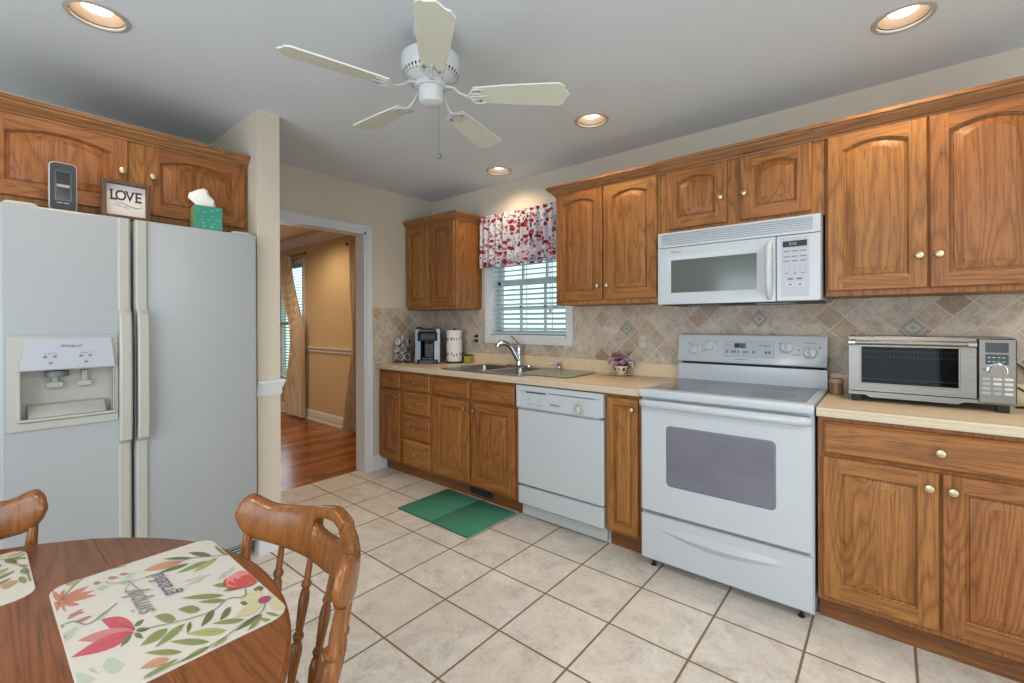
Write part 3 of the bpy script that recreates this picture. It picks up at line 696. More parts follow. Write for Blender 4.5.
b.box(.004, w_-.004, -.655, -.626, .296, .868, 'enamel', .008); o = b.build('oven_door', r)
b = MB(); b.loft([swapyz(rrect(wx[1]-wx[0]+.016, WZ[1]-WZ[0]+.016, .022, .6552, 5, sum(wx)/2, sum(WZ)/2)), swapyz(rrect(wx[1]-wx[0]+.01, WZ[1]-WZ[0]+.01, .02, .6568, 5, sum(wx)/2, sum(WZ)/2))], 'grey_print')
b.loft([swapyz(rrect(wx[1]-wx[0], WZ[1]-WZ[0], .018, .6560, 5, sum(wx)/2, sum(WZ)/2)), swapyz(rrect(wx[1]-wx[0], WZ[1]-WZ[0], .018, .6575, 5, sum(wx)/2, sum(WZ)/2))], 'oven_glass')
b.build('oven_window', o, label='grey tinted oven window')
b = MB(); P = [(-.655, .835), (-.668, .832), (-.690, .838), (-.700, .850), (-.698, .862), (-.686, .870), (-.668, .872), (-.655, .868)]
L = []
for q, k in ((0, .35), (.02, .75), (.06, 1), (.94, 1), (.98, .75), (1, .35)):
    L.append([(.002+q*(w_-.004), -.655+(p+.655)*k, .852+(z-.852)*(.7+.3*k)) for p, z in P])
b.loft(L, 'enamel'); b.build('door_handle', o, smooth=50)
b = MB(); b.loft([[(x, y, z) for x, y in ((0-e, -.655-e), (w_+e, -.655-e), (w_+e, -.055), (0-e, -.055))] for e, z in ((0, .884), (.003, .890), (.003, .915), (.0, .922), (-.008, .9245))], 'enamel')
b.build('cooktop_frame', r, smooth=30)
b = MB(); b.box(.03, w_-.03, -.615, -.115, .9235, .9262, 'cooktop_glass', .001); o = b.build('glass_cooktop', r, smooth=20, label='speckled grey glass cooktop')
for x, y, q in ((.20, -.47, .095), (.56, -.46, .105), (.19, -.22, .075), (.57, -.22, .08)):
    b = MB(); b.lathe([(q, .9262), (q, .9265), (q*.97, .9266), (.001, .9266)], 'burner', 40, (x, y, 0)); b.build('burner', o, smooth=0)
# back guard
b = MB(); 
b.loft([[(x, -.035, .922), (x, -.100, .922), (x, -.092, .935), (x, -.088, 1.018), (x, -.035, 1.018)] for x in (.0, w_)], 'enamel')
b.box(.02, w_-.02, -.075, -.036, 1.018, 1.034, 'slot_dark'); b.build('back_riser', r, smooth=30)
S_ = [(-.035, 1.032), (-.098, 1.032), (-.104, 1.038), (-.100, 1.06), (-.074, 1.178), (-.066, 1.190), (-.054, 1.194), (-.035, 1.194)]
b = MB(); b.loft([[(x, p if i not in (1, 2, 3) or 0 < j < 3 else p+.004, q) for i, (p, q) in enumerate(S_)] for j, x in enumerate((0, .008, w_-.008, w_))], 'enamel'); cp = b.build('control_panel', r, smooth=30)
TILT = math.atan2(.026, .118)
def onpanel(x, z, out=.0): return (x, -.100+(z-1.06)*.026/.118-out*cos(TILT), z+out*sin(TILT)*0)
PANEL = Matrix.Rotation(-TILT, 4, 'X')
def pbox(b, x0, x1, z0, z1, t, m):
    zc = (z0+z1)/2; p = onpanel((x0+x1)/2, zc); b.M = T3(*p) @ PANEL; b.box(-(x1-x0)/2, (x1-x0)/2, -t, .001, -(z1-z0)/2, (z1-z0)/2, m, min(.0015, t*.4)); b.M = Matrix()
for x, z in ((.095, 1.105), (.180, 1.128), (.578, 1.128), (.683, 1.105)):
    b = MB(); b.M = T3(*onpanel(x, z)) @ PANEL; b.lathe([(.034, -.001), (.034, .003), (.028, .006), (.026, .016), (.001, .017)], 'enamel', 26, (0, 0, 0), 'y'); b.box(-.005, .005, -.027, -.012, -.023, .023, 'white_plastic', .003)
    b.box(-.001, .001, -.0275, -.026, .010, .022, 'grey_print'); b.build('burner_knob', cp)
b = MB(); pbox(b, .265, .520, 1.068, 1.158, .003, 'control_panel'); d = b.build('clock_panel', cp)
b = MB(); pbox(b, .318, .378, 1.120, 1.146, .005, 'dark_screen'); 
b.M = T3(*onpanel(.362, 1.134, .0058)) @ PANEL; b.text('2:12', .017, 'lcd_digits', FRONT, 0); b.M = Matrix()
b.M = T3(*onpanel(.470, 1.136, .0040)) @ PANEL; b.text('Whirlpool', .013, 'dark_print', FRONT, .25); b.M = Matrix()
for k, (x, g) in enumerate(((.275, .012), (.289, .012), (.303, .012), (.317, .010), (.333, .010), (.352, .010), (.366, .01), (.38, .01), (.412, .012), (.430, .012), (.472, .014), (.490, .012))):
    pbox(b, x, x+g, 1.090, 1.106, .0042, 'grey_print' if k % 4 != 1 else 'control_panel')
pbox(b, .272, .312, 1.134, 1.137, .004, 'grey_print'); b.build('clock_print', d, smooth=0)
b = MB()
for x0, x1, z in ((.14, .16, 1.094), (.13, .14, 1.128), (.605, .640, 1.090), (.325, .385, 1.054), (.65, .71, 1.155)): pbox(b, x0, x1, z, z+.003, .001, 'grey_print')
for x, z in ((.065, 1.136), (.215, 1.152), (.545, 1.152), (.632, 1.118), (.725, 1.132)): pbox(b, x-.003, x+.003, z-.003, z+.003, .0015, 'dark_print')
b.build('panel_marks', cp, smooth=0)

# ------------------------------------------------------------------ microwave
r = thing('microwave', 'white over the range microwave with a vertical handle', 'microwave', (2.4135, 0, 0)); w_ = .762
b = MB(); b.box(0, w_, -.372, -.011, 1.372, 1.7685, 'enamel', .004); b.build('cabinet', r)
b = MB(); b.box(.01, w_-.01, -.36, -.03, 1.362, 1.3725, 'charcoal', .002)
for x in (.14, .48): b.box(x, x+.17, -.33, -.12, 1.357, 1.363, 'steel', .002)
b.build('underside', r)
b = MB(); b.loft([[(x, -.372, 1.682), (x, -.400, 1.682), (x, -.398, 1.760), (x, -.392, 1.766), (x, -.372, 1.766)] for x in (.0, w_)], 'enamel')
for k in range(6):
    z = 1.697+k*.0105; b.box(.02, w_-.03, -.4006, -.396, z, z+.0028, 'vent_line')
b.build('vent_grille', r, smooth=30)
dw = .583
b = MB(); y = -.402; wx = (.075, .497); WZ = (1.432, 1.607)
b.box(.0, dw, -.39, -.373, 1.366, 1.679, 'enamel', .002)
def fr(k, yy): return [(.0+wx[0]*k, yy, 1.366+(WZ[0]-1.366)*k), (dw-(dw-wx[1])*k, yy, 1.366+(WZ[0]-1.366)*k), (dw-(dw-wx[1])*k, yy, 1.679-(1.679-WZ[1])*k), (wx[0]*k, yy, 1.679-(1.679-WZ[1])*k)]
b.loft([fr(0, -.385), fr(0.02, -.404), fr(.55, -.404), fr(.95, -.395), fr(1.0, -.395)], 'enamel', False, False); o = b.build('door', r, smooth=30)
b = MB(); b.box(wx[0]-.002, wx[1]+.002, -.3965, -.389, WZ[0]-.002, WZ[1]+.002, 'micro_glass'); b.build('door_window', o, smooth=0)
b = MB(); b.text('Whirlpool', .013, 'dark_print', T3(.075, -.4045, 1.652) @ FRONT, .25, 'LEFT'); b.build('logo', o, smooth=0)
b = MB(); hp = [(.556, -.400, 1.648), (.556, -.425, 1.630), (.556, -.436, 1.58), (.556, -.438, 1.515), (.556, -.436, 1.45), (.556, -.425, 1.402), (.556, -.400, 1.385)]
b.tube(hp, [.013, .014, .015, .0155, .015, .014, .013], 'enamel', 12); b.build('door_handle', o)
b = MB(); b.box(dw+.002, w_, -.402, -.373, 1.366, 1.679, 'enamel', .004); o = b.build('control_panel', r)
b = MB(); y = -.4023; X0 = .612; PW = .098
b.box(X0-.008, X0+PW+.008, y-.0005, y, 1.388, 1.668, 'control_panel'); b.box(X0, X0+PW, y-.0015, y, 1.622, 1.650, 'dark_screen')
b.text('2:12', .018, 'lcd_digits', T3(X0+PW*.42, y-.0022, 1.636) @ FRONT, 0)
for z in (1.602, 1.577, 1.556):
    for k in range(3): b.box(X0+.002+k*.034, X0+.028+k*.034, y-.001, y, z-.003, z+.002, 'grey_print')
for row in range(2):
    for k in range(5):
        b.text('1234567890'[row*5+k], .009, 'dark_print', T3(X0+.008+k*.0205, y-.0012, 1.530-row*.016) @ FRONT)
for k in range(3): b.box(X0+.012+k*.032, X0+.022+k*.032, y-.001, y, 1.494, 1.499, 'grey_print')
for k in range(2): b.box(X0+.020+k*.036, X0+.042+k*.036, y-.001, y, 1.466, 1.475, 'grey_print')
for k in range(2):
    b.box(X0+.016+k*.04, X0+.044+k*.04, y-.001, y, 1.436, 1.451, 'white_plastic'); b.box(X0+.022+k*.04, X0+.038+k*.04, y-.0015, y, 1.441, 1.446, 'dark_print')
b.build('keypad', o, smooth=0)

# ------------------------------------------------------------------ refrigerator (faces +x; local x runs along +y)
r = thing('refrigerator', 'white side by side refrigerator with ice dispenser', 'refrigerator', (.035, -2.818, 0), R(90)); w_ = .921
FY = -.765                                           # door faces in local y
b = MB(); b.box(.006, w_-.006, -.685, 0, .025, 1.735, 'fridge_white', .006); b.build('cabinet', r)
b = MB(); b.box(.012, w_-.012, -.70, -.66, .012, .098, 'enamel_side', .003)
for k in range(4): b.box(.05, w_-.05, -.7015, -.699, .030+k*.016, .036+k*.016, 'slot_dark')
b.build('base_grille', r)
XS = .400                                            # split between the doors
def fdoor(x0, x1, name, hole=None):
    b = MB(); L = []; e_ = .010
    for y, e in ((-.690, 0), (FY+.010, 0), (FY+.003, .003), (FY, .010)): L.append(swapyz(rrect(x1-x0-2*e, 1.637-2*e, (.012-e*.6) if e < .01 else .0004, -y, 3, (x0+x1)/2, .105+.8185)))
    b.loft(L, 'fridge_white', True, hole is None)
    if hole:
        h0, h1, k0, k1 = hole; X0, X1, Z0, Z1 = x0+e_, x1-e_, .105+e_, 1.742-e_; m = 'fridge_white'
        for q in ((X0, h0, Z0, Z1), (h1, X1, Z0, Z1), (h0, h1, Z0, k0), (h0, h1, k1, Z1)): b.quad((q[0], FY, q[2]), (q[1], FY, q[2]), (q[1], FY, q[3]), (q[0], FY, q[3]), m)
    return b.build(name, r, smooth=30)
dl = fdoor(.0, XS-.004, 'freezer_door', (.054, .330, .891, 1.084)); dr = fdoor(XS+.004, w_, 'fridge_door')
for x0, x1, d in ((XS-.052, XS-.010, dl), (XS+.010, XS+.052, dr)):
    b = MB(); xc = (x0+x1)/2; hw = (x1-x0)/2
    prof = [(.112, .010), (.70, .010), (.74, .014), (.76, .042), (.85, .050), (1.04, .052), (1.22, .050), (1.31, .042), (1.335, .014), (1.37, .010), (1.735, .010)]
    L = []
    for z, q in prof: L.append([(xc-hw, FY+.001, z), (xc-hw, FY-q+.005, z), (xc-hw+.006, FY-q, z), (xc+hw-.006, FY-q, z), (xc+hw, FY-q+.005, z), (xc+hw, FY+.001, z)])
    b.loft(L, 'bisque'); b.build('door_handle', d, smooth=30, label='bisque door handle trim')
for x in (.06, w_-.06):
    b = MB(); b.loft([rrect(.10, .05, .012, 1.736, 4, x, -.705), rrect(.10, .05, .012, 1.750, 4, x, -.705), rrect(.08, .035, .012, 1.758, 4, x, -.705)], 'white_plastic'); b.build('hinge_cover', r)
# dispenser
dx0, dx1, dz0, dz1 = .018, .345, .850, 1.222
b = MB()
ox0, ox1, oz0, oz1 = .056, .328, .893, 1.082            # recess opening
y0 = FY-.012
for q in ((dx0, ox0, dz0, dz1), (ox1, dx1, dz0, dz1), (ox0, ox1, dz0, oz0), (ox0, ox1, oz1, dz1)): b.box(q[0], q[1], y0, FY+.001, q[2], q[3], 'bisque')
b.box(ox0-.012, ox1+.012, y0-.006, y0, oz0-.012, oz0+.002, 'bisque', .003); b.box(ox0-.012, ox0, y0-.006, y0, oz0, oz1, 'bisque', .003); b.box(ox1, ox1+.006, y0-.006, y0, oz0, oz1, 'bisque', .003)
o = b.build('dispenser', dl, smooth=0, label='bisque ice and water dispenser')
b = MB(); P = [(ox0+.012, 1.212), (ox1-.006, 1.212), (ox1+.004, 1.088), (ox0-.006, 1.088)]
b.loft([[(x, y0-.001, z) for x, z in P], [(x, y0-.012-.010*(1 if z < 1.1 else 0), z) for x, z in P]], 'control_panel'); c_ = b.build('control_panel', o, smooth=20)
b = MB()
tl = math.atan2(.010, .124)
b.M = T3(.195, y0-.0168, 1.150) @ Matrix.Rotation(-tl, 4, 'X')
b.text('Whirlpool', .0155, 'dark_print', T3(0, -.0010, .030) @ FRONT, .35)
for x in (-.06, .045):
    for dxx in (-.014, .014): b.M = T3(.195+x+dxx, y0-.0168-(.010/.124)*.012-.001, 1.150-.012) @ Matrix.Rotation(-tl, 4, 'X'); b.lathe([(.006, 0), (.006, .0012), (.001, .0013)], 'vent_line', 14, (0, 0, 0), 'y'); b.box(-.0012, .0012, -.0015, 0, .012, .015, 'dark_print')
    b.M = T3(.195+x, y0-.0168-(.010/.124)*.0-.001, 1.150) @ Matrix.Rotation(-tl, 4, 'X'); b.box(-.006, .006, -.001, 0, -.001, .001, 'grey_print'); b.box(-.004, .006, -.003, -.0005, -.041, -.034, 'grey_print')
b.M = Matrix(); b.build('control_print', c_, smooth=0)
b = MB(); yb = FY+.068   # recess lining, open at the front
A_, B_, C_, D_ = (ox0, oz0), (ox1, oz0), (ox1, oz1), (ox0, oz1)
for p, q in ((A_, B_), (B_, C_), (C_, D_), (D_, A_)): b.quad((p[0], y0, p[1]), (q[0], y0, q[1]), (q[0], yb, q[1]), (p[0], yb, p[1]), 'bisque')
b.quad(*[(p[0], yb, p[1]) for p in (A_, B_, C_, D_)], 'bisque'); b.build('recess_lining', o, smooth=0)
b = MB(); L = []
for k in range(9):
    q = k/8; x = ox0+.02+q*(ox1-ox0-.04); bow = .012*sin(pi*q)
    L.append([(x, yb, oz0), (x, y0+.012-bow*.5, oz0), (x, y0+.014-bow*.5, oz0+.004), (x, yb-.022-bow, oz0+.045), (x, yb, oz0+.050)])
b.loft(L, 'bisque'); b.build('drip_tray', o, smooth=30)
b = MB(); b.lathe([(.030, -.004), (.033, 0), (.036, -.003), (.036, .02), (.03, .022)], 'grey_print', 28, (ox0+.105, yb-.034, oz1-.026)); b.build('ice_chute', o)
for x, ww in ((ox0+.100, .026), (ox0+.190, .024)):
    b = MB(); b.box(x-ww, x+ww, yb-.022, yb-.010, oz1-.078, oz1-.052, 'bisque', .003); b.box(x-.010, x+.010, yb-.018, yb, oz1-.06, oz1-.01, 'bisque', .002); b.build('paddle', o)
# ------------------------------------------------------------------ on top of the refrigerator
FT = 1.7425                                           # top of the refrigerator doors
r = thing('weather_station', 'black upright weather station display on the fridge top', 'weather station', (.735, -2.635, FT+.0005), R(90))
b = MB(); b.loft([swapyz(rrect(.086, .205, .018, -.012, 5, 0, .1025)), swapyz(rrect(.086, .205, .018, .008, 5, 0, .1025)), swapyz(rrect(.080, .199, .016, .011, 5, 0, .1025))], 'enamel_side'); b.build('case', r)
b = MB(); b.loft([swapyz(rrect(.079, .198, .015, .010, 5, 0, .1025)), swapyz(rrect(.079, .198, .015, .012, 5, 0, .1025))], 'charcoal'); o = b.build('bezel', r)
b = MB(); b.box(-.026, .026, -.0128, -.0118, .045, .172, 'lcd_grey'); b.box(-.021, .021, -.0135, -.012, .05, .10, 'dark_screen'); b.box(-.021, .021, -.0135, -.012, .115, .165, 'dark_screen'); b.box(-.019, .019, -.0138, -.012, .102, .112, 'jar_lid')
b.box(-.018, -.002, -.0135, -.012, .034, .037, 'enamel_side'); b.box(.002, .018, -.0135, -.012, .034, .037, 'enamel_side')
b.build('screen', o, smooth=0)
r = thing('framed_sign', 'small brown framed sign reading LOVE on the fridge top', 'sign', (.735, -2.430, FT+.0005), R(90))
b = MB(); w_, h_ = .172, .172; q = .016
for x0, x1, z0, z1 in ((-w_/2, -w_/2+q, 0, h_), (w_/2-q, w_/2, 0, h_), (-w_/2+q, w_/2-q, 0, q), (-w_/2+q, w_/2-q, h_-q, h_)): b.box(x0, x1, -.026, .018, z0, z1, 'frame_wood', .0015)
b.build('frame', r, smooth=0)
b = MB(); b.box(-w_/2+q, w_/2-q, -.003, .010, q, h_-q, 'sign_white'); o = b.build('panel', r, smooth=0)
b = MB()
def serif(x, z, s_, ch):
    b.text(ch, s_, 'dark_print', T3(x, -.0036, z) @ FRONT)
# LOVE in thin tall letters with serifs
for ch, x in (('L', -.044), ('O', -.018), ('V', .014), ('E', .044)): b.text(ch, .064, 'dark_print', T3(x, -.0036, .107) @ FRONT, 0, 'CENTER', .8, 0, .0012)
for x, ww, z in ((-.052, .014, .1285), (-.044, .026, .0865), (.001, .014, .1285), (.027, .013, .1285), (.044, .030, .1285), (.044, .030, .0865)): b.box(x-ww/2, x+ww/2, -.0042, -.0034, z-.0012, z+.0012, 'dark_print')
b.tube([(-.035, -.0038, .078), (-.01, -.0038, .074), (.02, -.0038, .062), (.042, -.0038, .059), (.055, -.0038, .066), (.056, -.0038, .078)], [.001, .0018, .002, .002, .0016, .0008], 'dark_print', 6, flat=.4)
b.text('LIVES HERE', .011, 'grey_print', T3(-.014, -.0036, .060) @ Matrix.Rotation(R(14), 4, 'Y') @ FRONT)
b.build('lettering', o, smooth=0)
r = thing('tissue_box', 'green tissue box with a white tissue on the fridge top', 'tissue box', (.722, -2.108, FT+.0005), R(84))
b = MB(); b.box(-.060, .060, -.055, .055, 0, .118, 'tissue_green', .002)
b.box(-.0606, -.0596, -.053, .053, .002, .116, 'tissue_side')
rr = random.Random(3)
for k in range(26):
    x, z = rr.uniform(-.05, .05), rr.uniform(.01, .108); s_ = rr.uniform(.003, .007); a = rr.uniform(0, 3)
    b.poly([(x+s_*cos(a+j*pi/3)*(1 if j % 2 else .4), -.0554, z+s_*sin(a+j*pi/3)*(1 if j % 2 else .4)) for j in range(6)], 'tissue_dot')
b.build('box', r, smooth=0)
b = MB(); n = 12; L = []
for (z, wx_, wy_, ox_) in ((.112, .026, .010, -.008), (.135, .038, .014, -.012), (.160, .046, .012, -.022), (.185, .036, .009, -.024), (.208, .018, .005, -.014), (.216, .005, .002, -.010)):
    L.append([(ox_+1.2*wx_*cos(2*pi*k/n)*(1+.12*sin(3*2*pi*k/n+z*60)), wy_*sin(2*pi*k/n)+.006*sin(2*2*pi*k/n+z*40), z) for k in range(n)])
b.loft(L, 'paper'); b.build('tissue', r, smooth=25, label='white crumpled tissue')

# ------------------------------------------------------------------ window dressing
r = thing('floral_valance', 'red and white floral valance over the kitchen window', 'curtain', (1.155, 0, 0))
b = MB(); nx = 170; zs = [2.176, 2.168, 2.150, 2.142, 2.12, 2.08, 2.02, 1.95, 1.88, 1.835, 1.832, 1.80, 1.77, 1.738, 1.735]
def vy(x, z):
    a = .004 if 2.13 < z < 2.155 else .009+.010*(2.17-z)/.44
    return -.062-a*(sin(x*92)+.5*sin(x*41+1.3)+.35*sin(x*167+z*3))-(.004 if z < 1.834 else 0)
L = []
for z in zs:
    L.append([(-.445+.89*k/nx, vy(-.445+.89*k/nx, z), z+(.004*sin((-.445+.89*k/nx)*60) if z > 2.16 or z < 1.74 else 0)) for k in range(nx+1)])
F_ = L+[[(p[0], p[1]+.003, p[2]) for p in q] for q in L[::-1]]; F_.append(F_[0])
b.loft(F_, 'valance_fabric', False, False, False); b.build('fabric', r, smooth=60)
for s_ in (-1, 1):   # returns to the wall
    b = MB(); L = [[(s_*.445, vy(s_*.445, z)+q*(.058-.0), z) for q in (0, .5, 1)] for z in zs]; L2 = L+[[(p[0]-s_*.003, p[1], p[2]) for p in q] for q in L[::-1]]; L2.append(L2[0]); b.loft(L2, 'valance_fabric', False, False, False); b.build('return', r, smooth=60)
b = MB(); b.tube([(-.45, -.055, 2.146), (.45, -.055, 2.146)], .006, 'white_trim', 10); b.build('curtain_rod', r)
r = thing('window_blind', 'white slatted blind in the kitchen window', 'blind', (1.16, .030, 0))
b = MB(); b.box(-.368, .368, -.022, .022, 2.02, 2.058, 'blind_white', .003); b.build('headrail', r)
b = MB(); z = 1.985
ca, sa = cos(R(20)), sin(R(20))
while z > 1.20:
    b.loft([[(x, -.024*ca, z-.024*sa), (x, 0, z+.002), (x, .024*ca, z+.024*sa), (x, .024*ca, z+.024*sa+.0028), (x, 0, z+.0048), (x, -.024*ca, z-.024*sa+.0028)] for x in (-.366, .366)], 'blind_white'); z -= .0405
b.build('slats', r, smooth=30)
b = MB(); b.box(-.367, .367, -.024, .024, 1.172, 1.190, 'blind_white', .003); b.build('bottom_rail', r)
for x in (-.25, 0.0, .25):
    b = MB(); b.box(x-.004, x+.004, -.0275, -.0265, 1.18, 2.02, 'blind_white'); b.build('ladder_tape', r, smooth=0)
b = MB(); b.tube([(.235, -.040, 2.02), (.235, -.040, 1.375)], .0015, 'white_plastic', 6); b.tube([(.245, -.040, 2.02), (.242, -.040, 1.375)], .0015, 'white_plastic', 6)
b.lathe([(.003, 1.382), (.010, 1.375), (.012, 1.36), (.009, 1.345), (.003, 1.34)], 'white_plastic', 12, (.238, -.040, 0)); b.build('lift_cord', r)
# dining room curtains and blind
def curtain(name, lab, x0, x1, top, ties):
    r = thing(name, lab, 'curtain', (0, 0, 0)); b = MB(); nx = 60; L = []
    for k in range(19):
        z = 2.19-2.16*k/18; q = k/18
        xa = x0[0]+(x0[1]-x0[0])*0+ (0); 
        c = 0; 
        wq = ties(q); xa, xb = wq
        amp = .028*(.5+.5*(xb-xa)/(x1-x0[0]))
        L.append([(xa+(xb-xa)*i/nx, -.085-amp*sin(i/nx*2*pi*7+q*1.2)-.012*sin(i*.9+q*4), z) for i in range(nx+1)])
    F_ = L+[[(p[0], p[1]+.004, p[2]) for p in q] for q in L[::-1]]; F_.append(F_[0])
    b.loft(F_, 'sheer_curtain', False, False, False); b.build('panel', r, smooth=60); return r
def tl_(q):   # left panel gathered half way down on the right
    s_ = math.exp(-((q-.55)/.22)**2); return (-3.55+.0*s_, -2.50-.20*s_) if q < 2 else None
def lerp(a, b_, q): return a+(b_-a)*q
r = curtain('sheer_curtain', 'striped brown sheer curtain at the far dining room window', (-3.2, 0), -2.5, 0, lambda q: (-3.25+.30*math.exp(-((q-.50)/.28)**2)+.24*q, -2.86+.37*min(1, q/.45)**1.5) )
b = MB(); b.tube([(-3.75, -.075, 2.185), (-2.45, -.075, 2.185)], .010, 'oak_dark', 10)
for x in (-3.75, -2.45): b.lathe([(.012, -.02), (.02, 0), (.012, .02)], 'oak_dark', 12, (x, -.075, 2.185), 'x')
b.build('curtain_rod', r)
r = curtain('sheer_curtain', 'brown sheer curtain just inside the doorway on the right', (-1.5, 0), -1.2, 0, lambda q: (-1.31+.04*math.exp(-((q-.48)/.2)**2)-.19*max(0, (q-.55)/.45)**1.3, -1.10-.09*math.exp(-((q-.5)/.15)**2)))
b = MB(); b.tube([(-1.42, -.075, 2.185), (-.45, -.075, 2.185)], .010, 'oak_dark', 10); b.lathe([(.012, -.02), (.022, 0), (.012, .02)], 'oak_dark', 12, (-1.42, -.075, 2.185), 'x'); b.build('curtain_rod', r)
r = thing('window_blind', 'white slatted blind in the far dining room window', 'blind', (-3.09, .045, 0))
b = MB(); z = 2.04
while z > .50:
    b.loft([[(x, -.018, z), (x, .018, z+.012), (x, .018, z+.015), (x, -.018, z+.003)] for x in (-.375, .375)], 'blind_white'); z -= .040
b.build('slats', r, smooth=0); b = MB(); b.box(-.375, .375, -.014, .014, 2.045, 2.075, 'blind_white'); b.build('headrail', r, smooth=0)

# ------------------------------------------------------------------ ceiling fan
FX, FYY = 2.022, -1.715
r = thing('ceiling_fan', 'white ceiling fan with five cream blades', 'fan', (FX, FYY, H))
b = MB(); b.lathe([(.060, 0), (.070, -.002), (.070, -.03), (.05, -.055), (.035, -.065), (.035, -.105), (.05, -.112), (.104, -.120), (.115, -.130), (.116, -.172), (.110, -.185)], 'fan_white', 40); o = b.build('motor_housing', r, smooth=35)
b = MB(); b.lathe([(.110, -.185), (.103, -.205), (.075, -.222), (.066, -.226)], 'fan_white', 40)
for k in range(40):
    a = 2*pi*k/40; b.M = Matrix.Rotation(a, 4, 'Z'); b.quad((.1085, -.004, -.190), (.1085, .004, -.190), (.1015, .003, -.208), (.1015, -.003, -.208), 'slot_dark'); 
b.M = Matrix(); b.build('vent_ring', o, smooth=35)
b = MB(); b.lathe([(.062, -.226), (.064, -.230), (.064, -.242), (.060, -.246)], 'fan_white', 36); b.build('flywheel', r, smooth=35)
b = MB(); b.lathe([(.050, -.246), (.048, -.250), (.049, -.292), (.046, -.303), (.030, -.309), (.001, -.310)], 'fan_white', 32)
for a in (1.0, 3.1, 5.2): b.lathe([(.003, 0), (.003, .002), (.001, .003)], 'grey_print', 8, (.048*cos(a), .048*sin(a), -.262), 'z')
b.build('switch_housing', r, smooth=35)
PH = .58
def blade_outline():
    P = [(.175, -.040), (.30, -.052), (.45, -.060), (.505, -.062), (.527, -.045), (.527, -.030), (.545, 0), (.527, .030), (.527, .045), (.505, .062), (.45, .060), (.30, .052), (.175, .040)]
    return P
for k in range(5):
    a = PH+k*2*pi/5
    M_ = T3(0, 0, -.268) @ Matrix.Rotation(R(3.2), 4, Vector((-.64, .77, 0))) @ Matrix.Rotation(a, 4, 'Z') @ Matrix.Rotation(R(-11), 4, 'X')
    b = MB(); b.M = M_; P = blade_outline()
    b.poly([(x, y, -.003) for x, y in P], 'fan_blade'); b.poly([(x, y, .003) for x, y in P], 'fan_blade_edge'); b.loft([[(x, y, z) for x, y in P] for z in (-.003, .003)], 'fan_blade_edge', False, False)
    bl = b.build('blade', r, smooth=0)
    b = MB(); b.M = T3(0, 0, -.268) @ Matrix.Rotation(R(3.2), 4, Vector((-.64, .77, 0))) @ Matrix.Rotation(a, 4, 'Z')
    b.tube([(.055, 0, .032), (.09, .0, .028), (.115, 0, .006), (.150, 0, -.008)], [.010, .009, .008, .008], 'fan_white', 8, flat=.6)
    b.M = M_
    for s_ in (-1, 1):
        b.tube([(.145, 0, -.008), (.165, s_*.018, -.009), (.172, s_*.036, -.009), (.195, s_*.040, -.008), (.222, s_*.034, -.007)], [.007, .007, .007, .006, .004], 'fan_white', 8, flat=.6)
        b.tube([(.165, s_*.015, -.009), (.190, s_*.016, -.008), (.203, s_*.006, -.007)], [.006, .006, .004], 'fan_white', 8, flat=.6)
        b.lathe([(.005, -.003), (.005, -.007), (.001, -.009)], 'grey_print', 8, (.197, s_*.030, 0))
    b.tube([(.15, 0, -.009), (.20, 0, -.008), (.228, 0, -.006)], [.007, .006, .004], 'fan_white', 8, flat=.6)
    b.build('blade_bracket', bl, smooth=50)
b = MB(); cx_, cy_ = .006, .004
b.tube([(cx_+.014, cy_+.01, -.285), (cx_+.02, cy_+.014, -.292), (cx_+.02, cy_+.014, -.50)], .0017, 'grey_print', 6); b.lathe([(.001, -.50), (.008, -.504), (.011, -.512), (.008, -.520), (.001, -.522)], 'grey_print', 14, (cx_+.02, cy_+.014, 0)); b.build('pull_chain', r)

# ------------------------------------------------------------------ recessed lights
LAB = ['recessed ceiling light near the wall above the kitchen window', 'recessed ceiling light between the fan and the microwave cabinets', 'bright recessed ceiling light above the toaster oven end', 'recessed ceiling light in front of the cabinet over the refrigerator']
for (x, y), lab, pw in zip(LIGHTS, LAB, (14, 12, 18, 12)):
    r = thing('recessed_light', lab, 'ceiling light', (x, y, H), 0, 'recessed ceiling lights')
    b = MB(); b.lathe([(.080, .004), (.080, -.003), (.083, -.006), (.096, -.004), (.099, 0), (.099, .0005)], 'ring_beige', 40, cap=False); b.build('trim_ring', r)
    b = MB(); b.lathe([(.0875, -.0005), (.0870, .006), (.079, .007)], 'slot_dark', 40, cap=False); b.lathe([(.0790, .0071), (.076, .012), (.070, .08), (.05, .115), (.001, .115)], 'can_inside', 40, cap=False); b.build('reflector_can', r)
    b = MB(); b.lathe([(.001, .020), (.03, .022), (.045, .028), (.049, .037), (.040, .06), (.02, .10)], 'bulb_glow', 32); b.build('bulb', r)
    spot('recessed_lamp', (x, y, H-.012), pw, '#ffe0ba', 150, .8, rad=.05)
r = thing('flush_light', 'round flush ceiling light in the dining room', 'ceiling light', (-1.73, -.56, 2.42))
b = MB(); b.lathe([(.10, 0), (.11, -.004), (.105, -.022), (.09, -.028)], 'fan_white', 32); b.build('trim_ring', r)
b = MB(); b.lathe([(.088, -.026), (.07, -.036), (.001, -.042)], 'dining_bulb', 28); b.build('lens', r)
spot('dining_lamp', (-1.73, -.6, 2.36), 36, '#ffdcb0', 165, .7, rad=.08)
spot('dining_lamp_centre', (-2.2, -2.0, 2.36), 62, '#ffdfba', 170, .7, rad=.1)
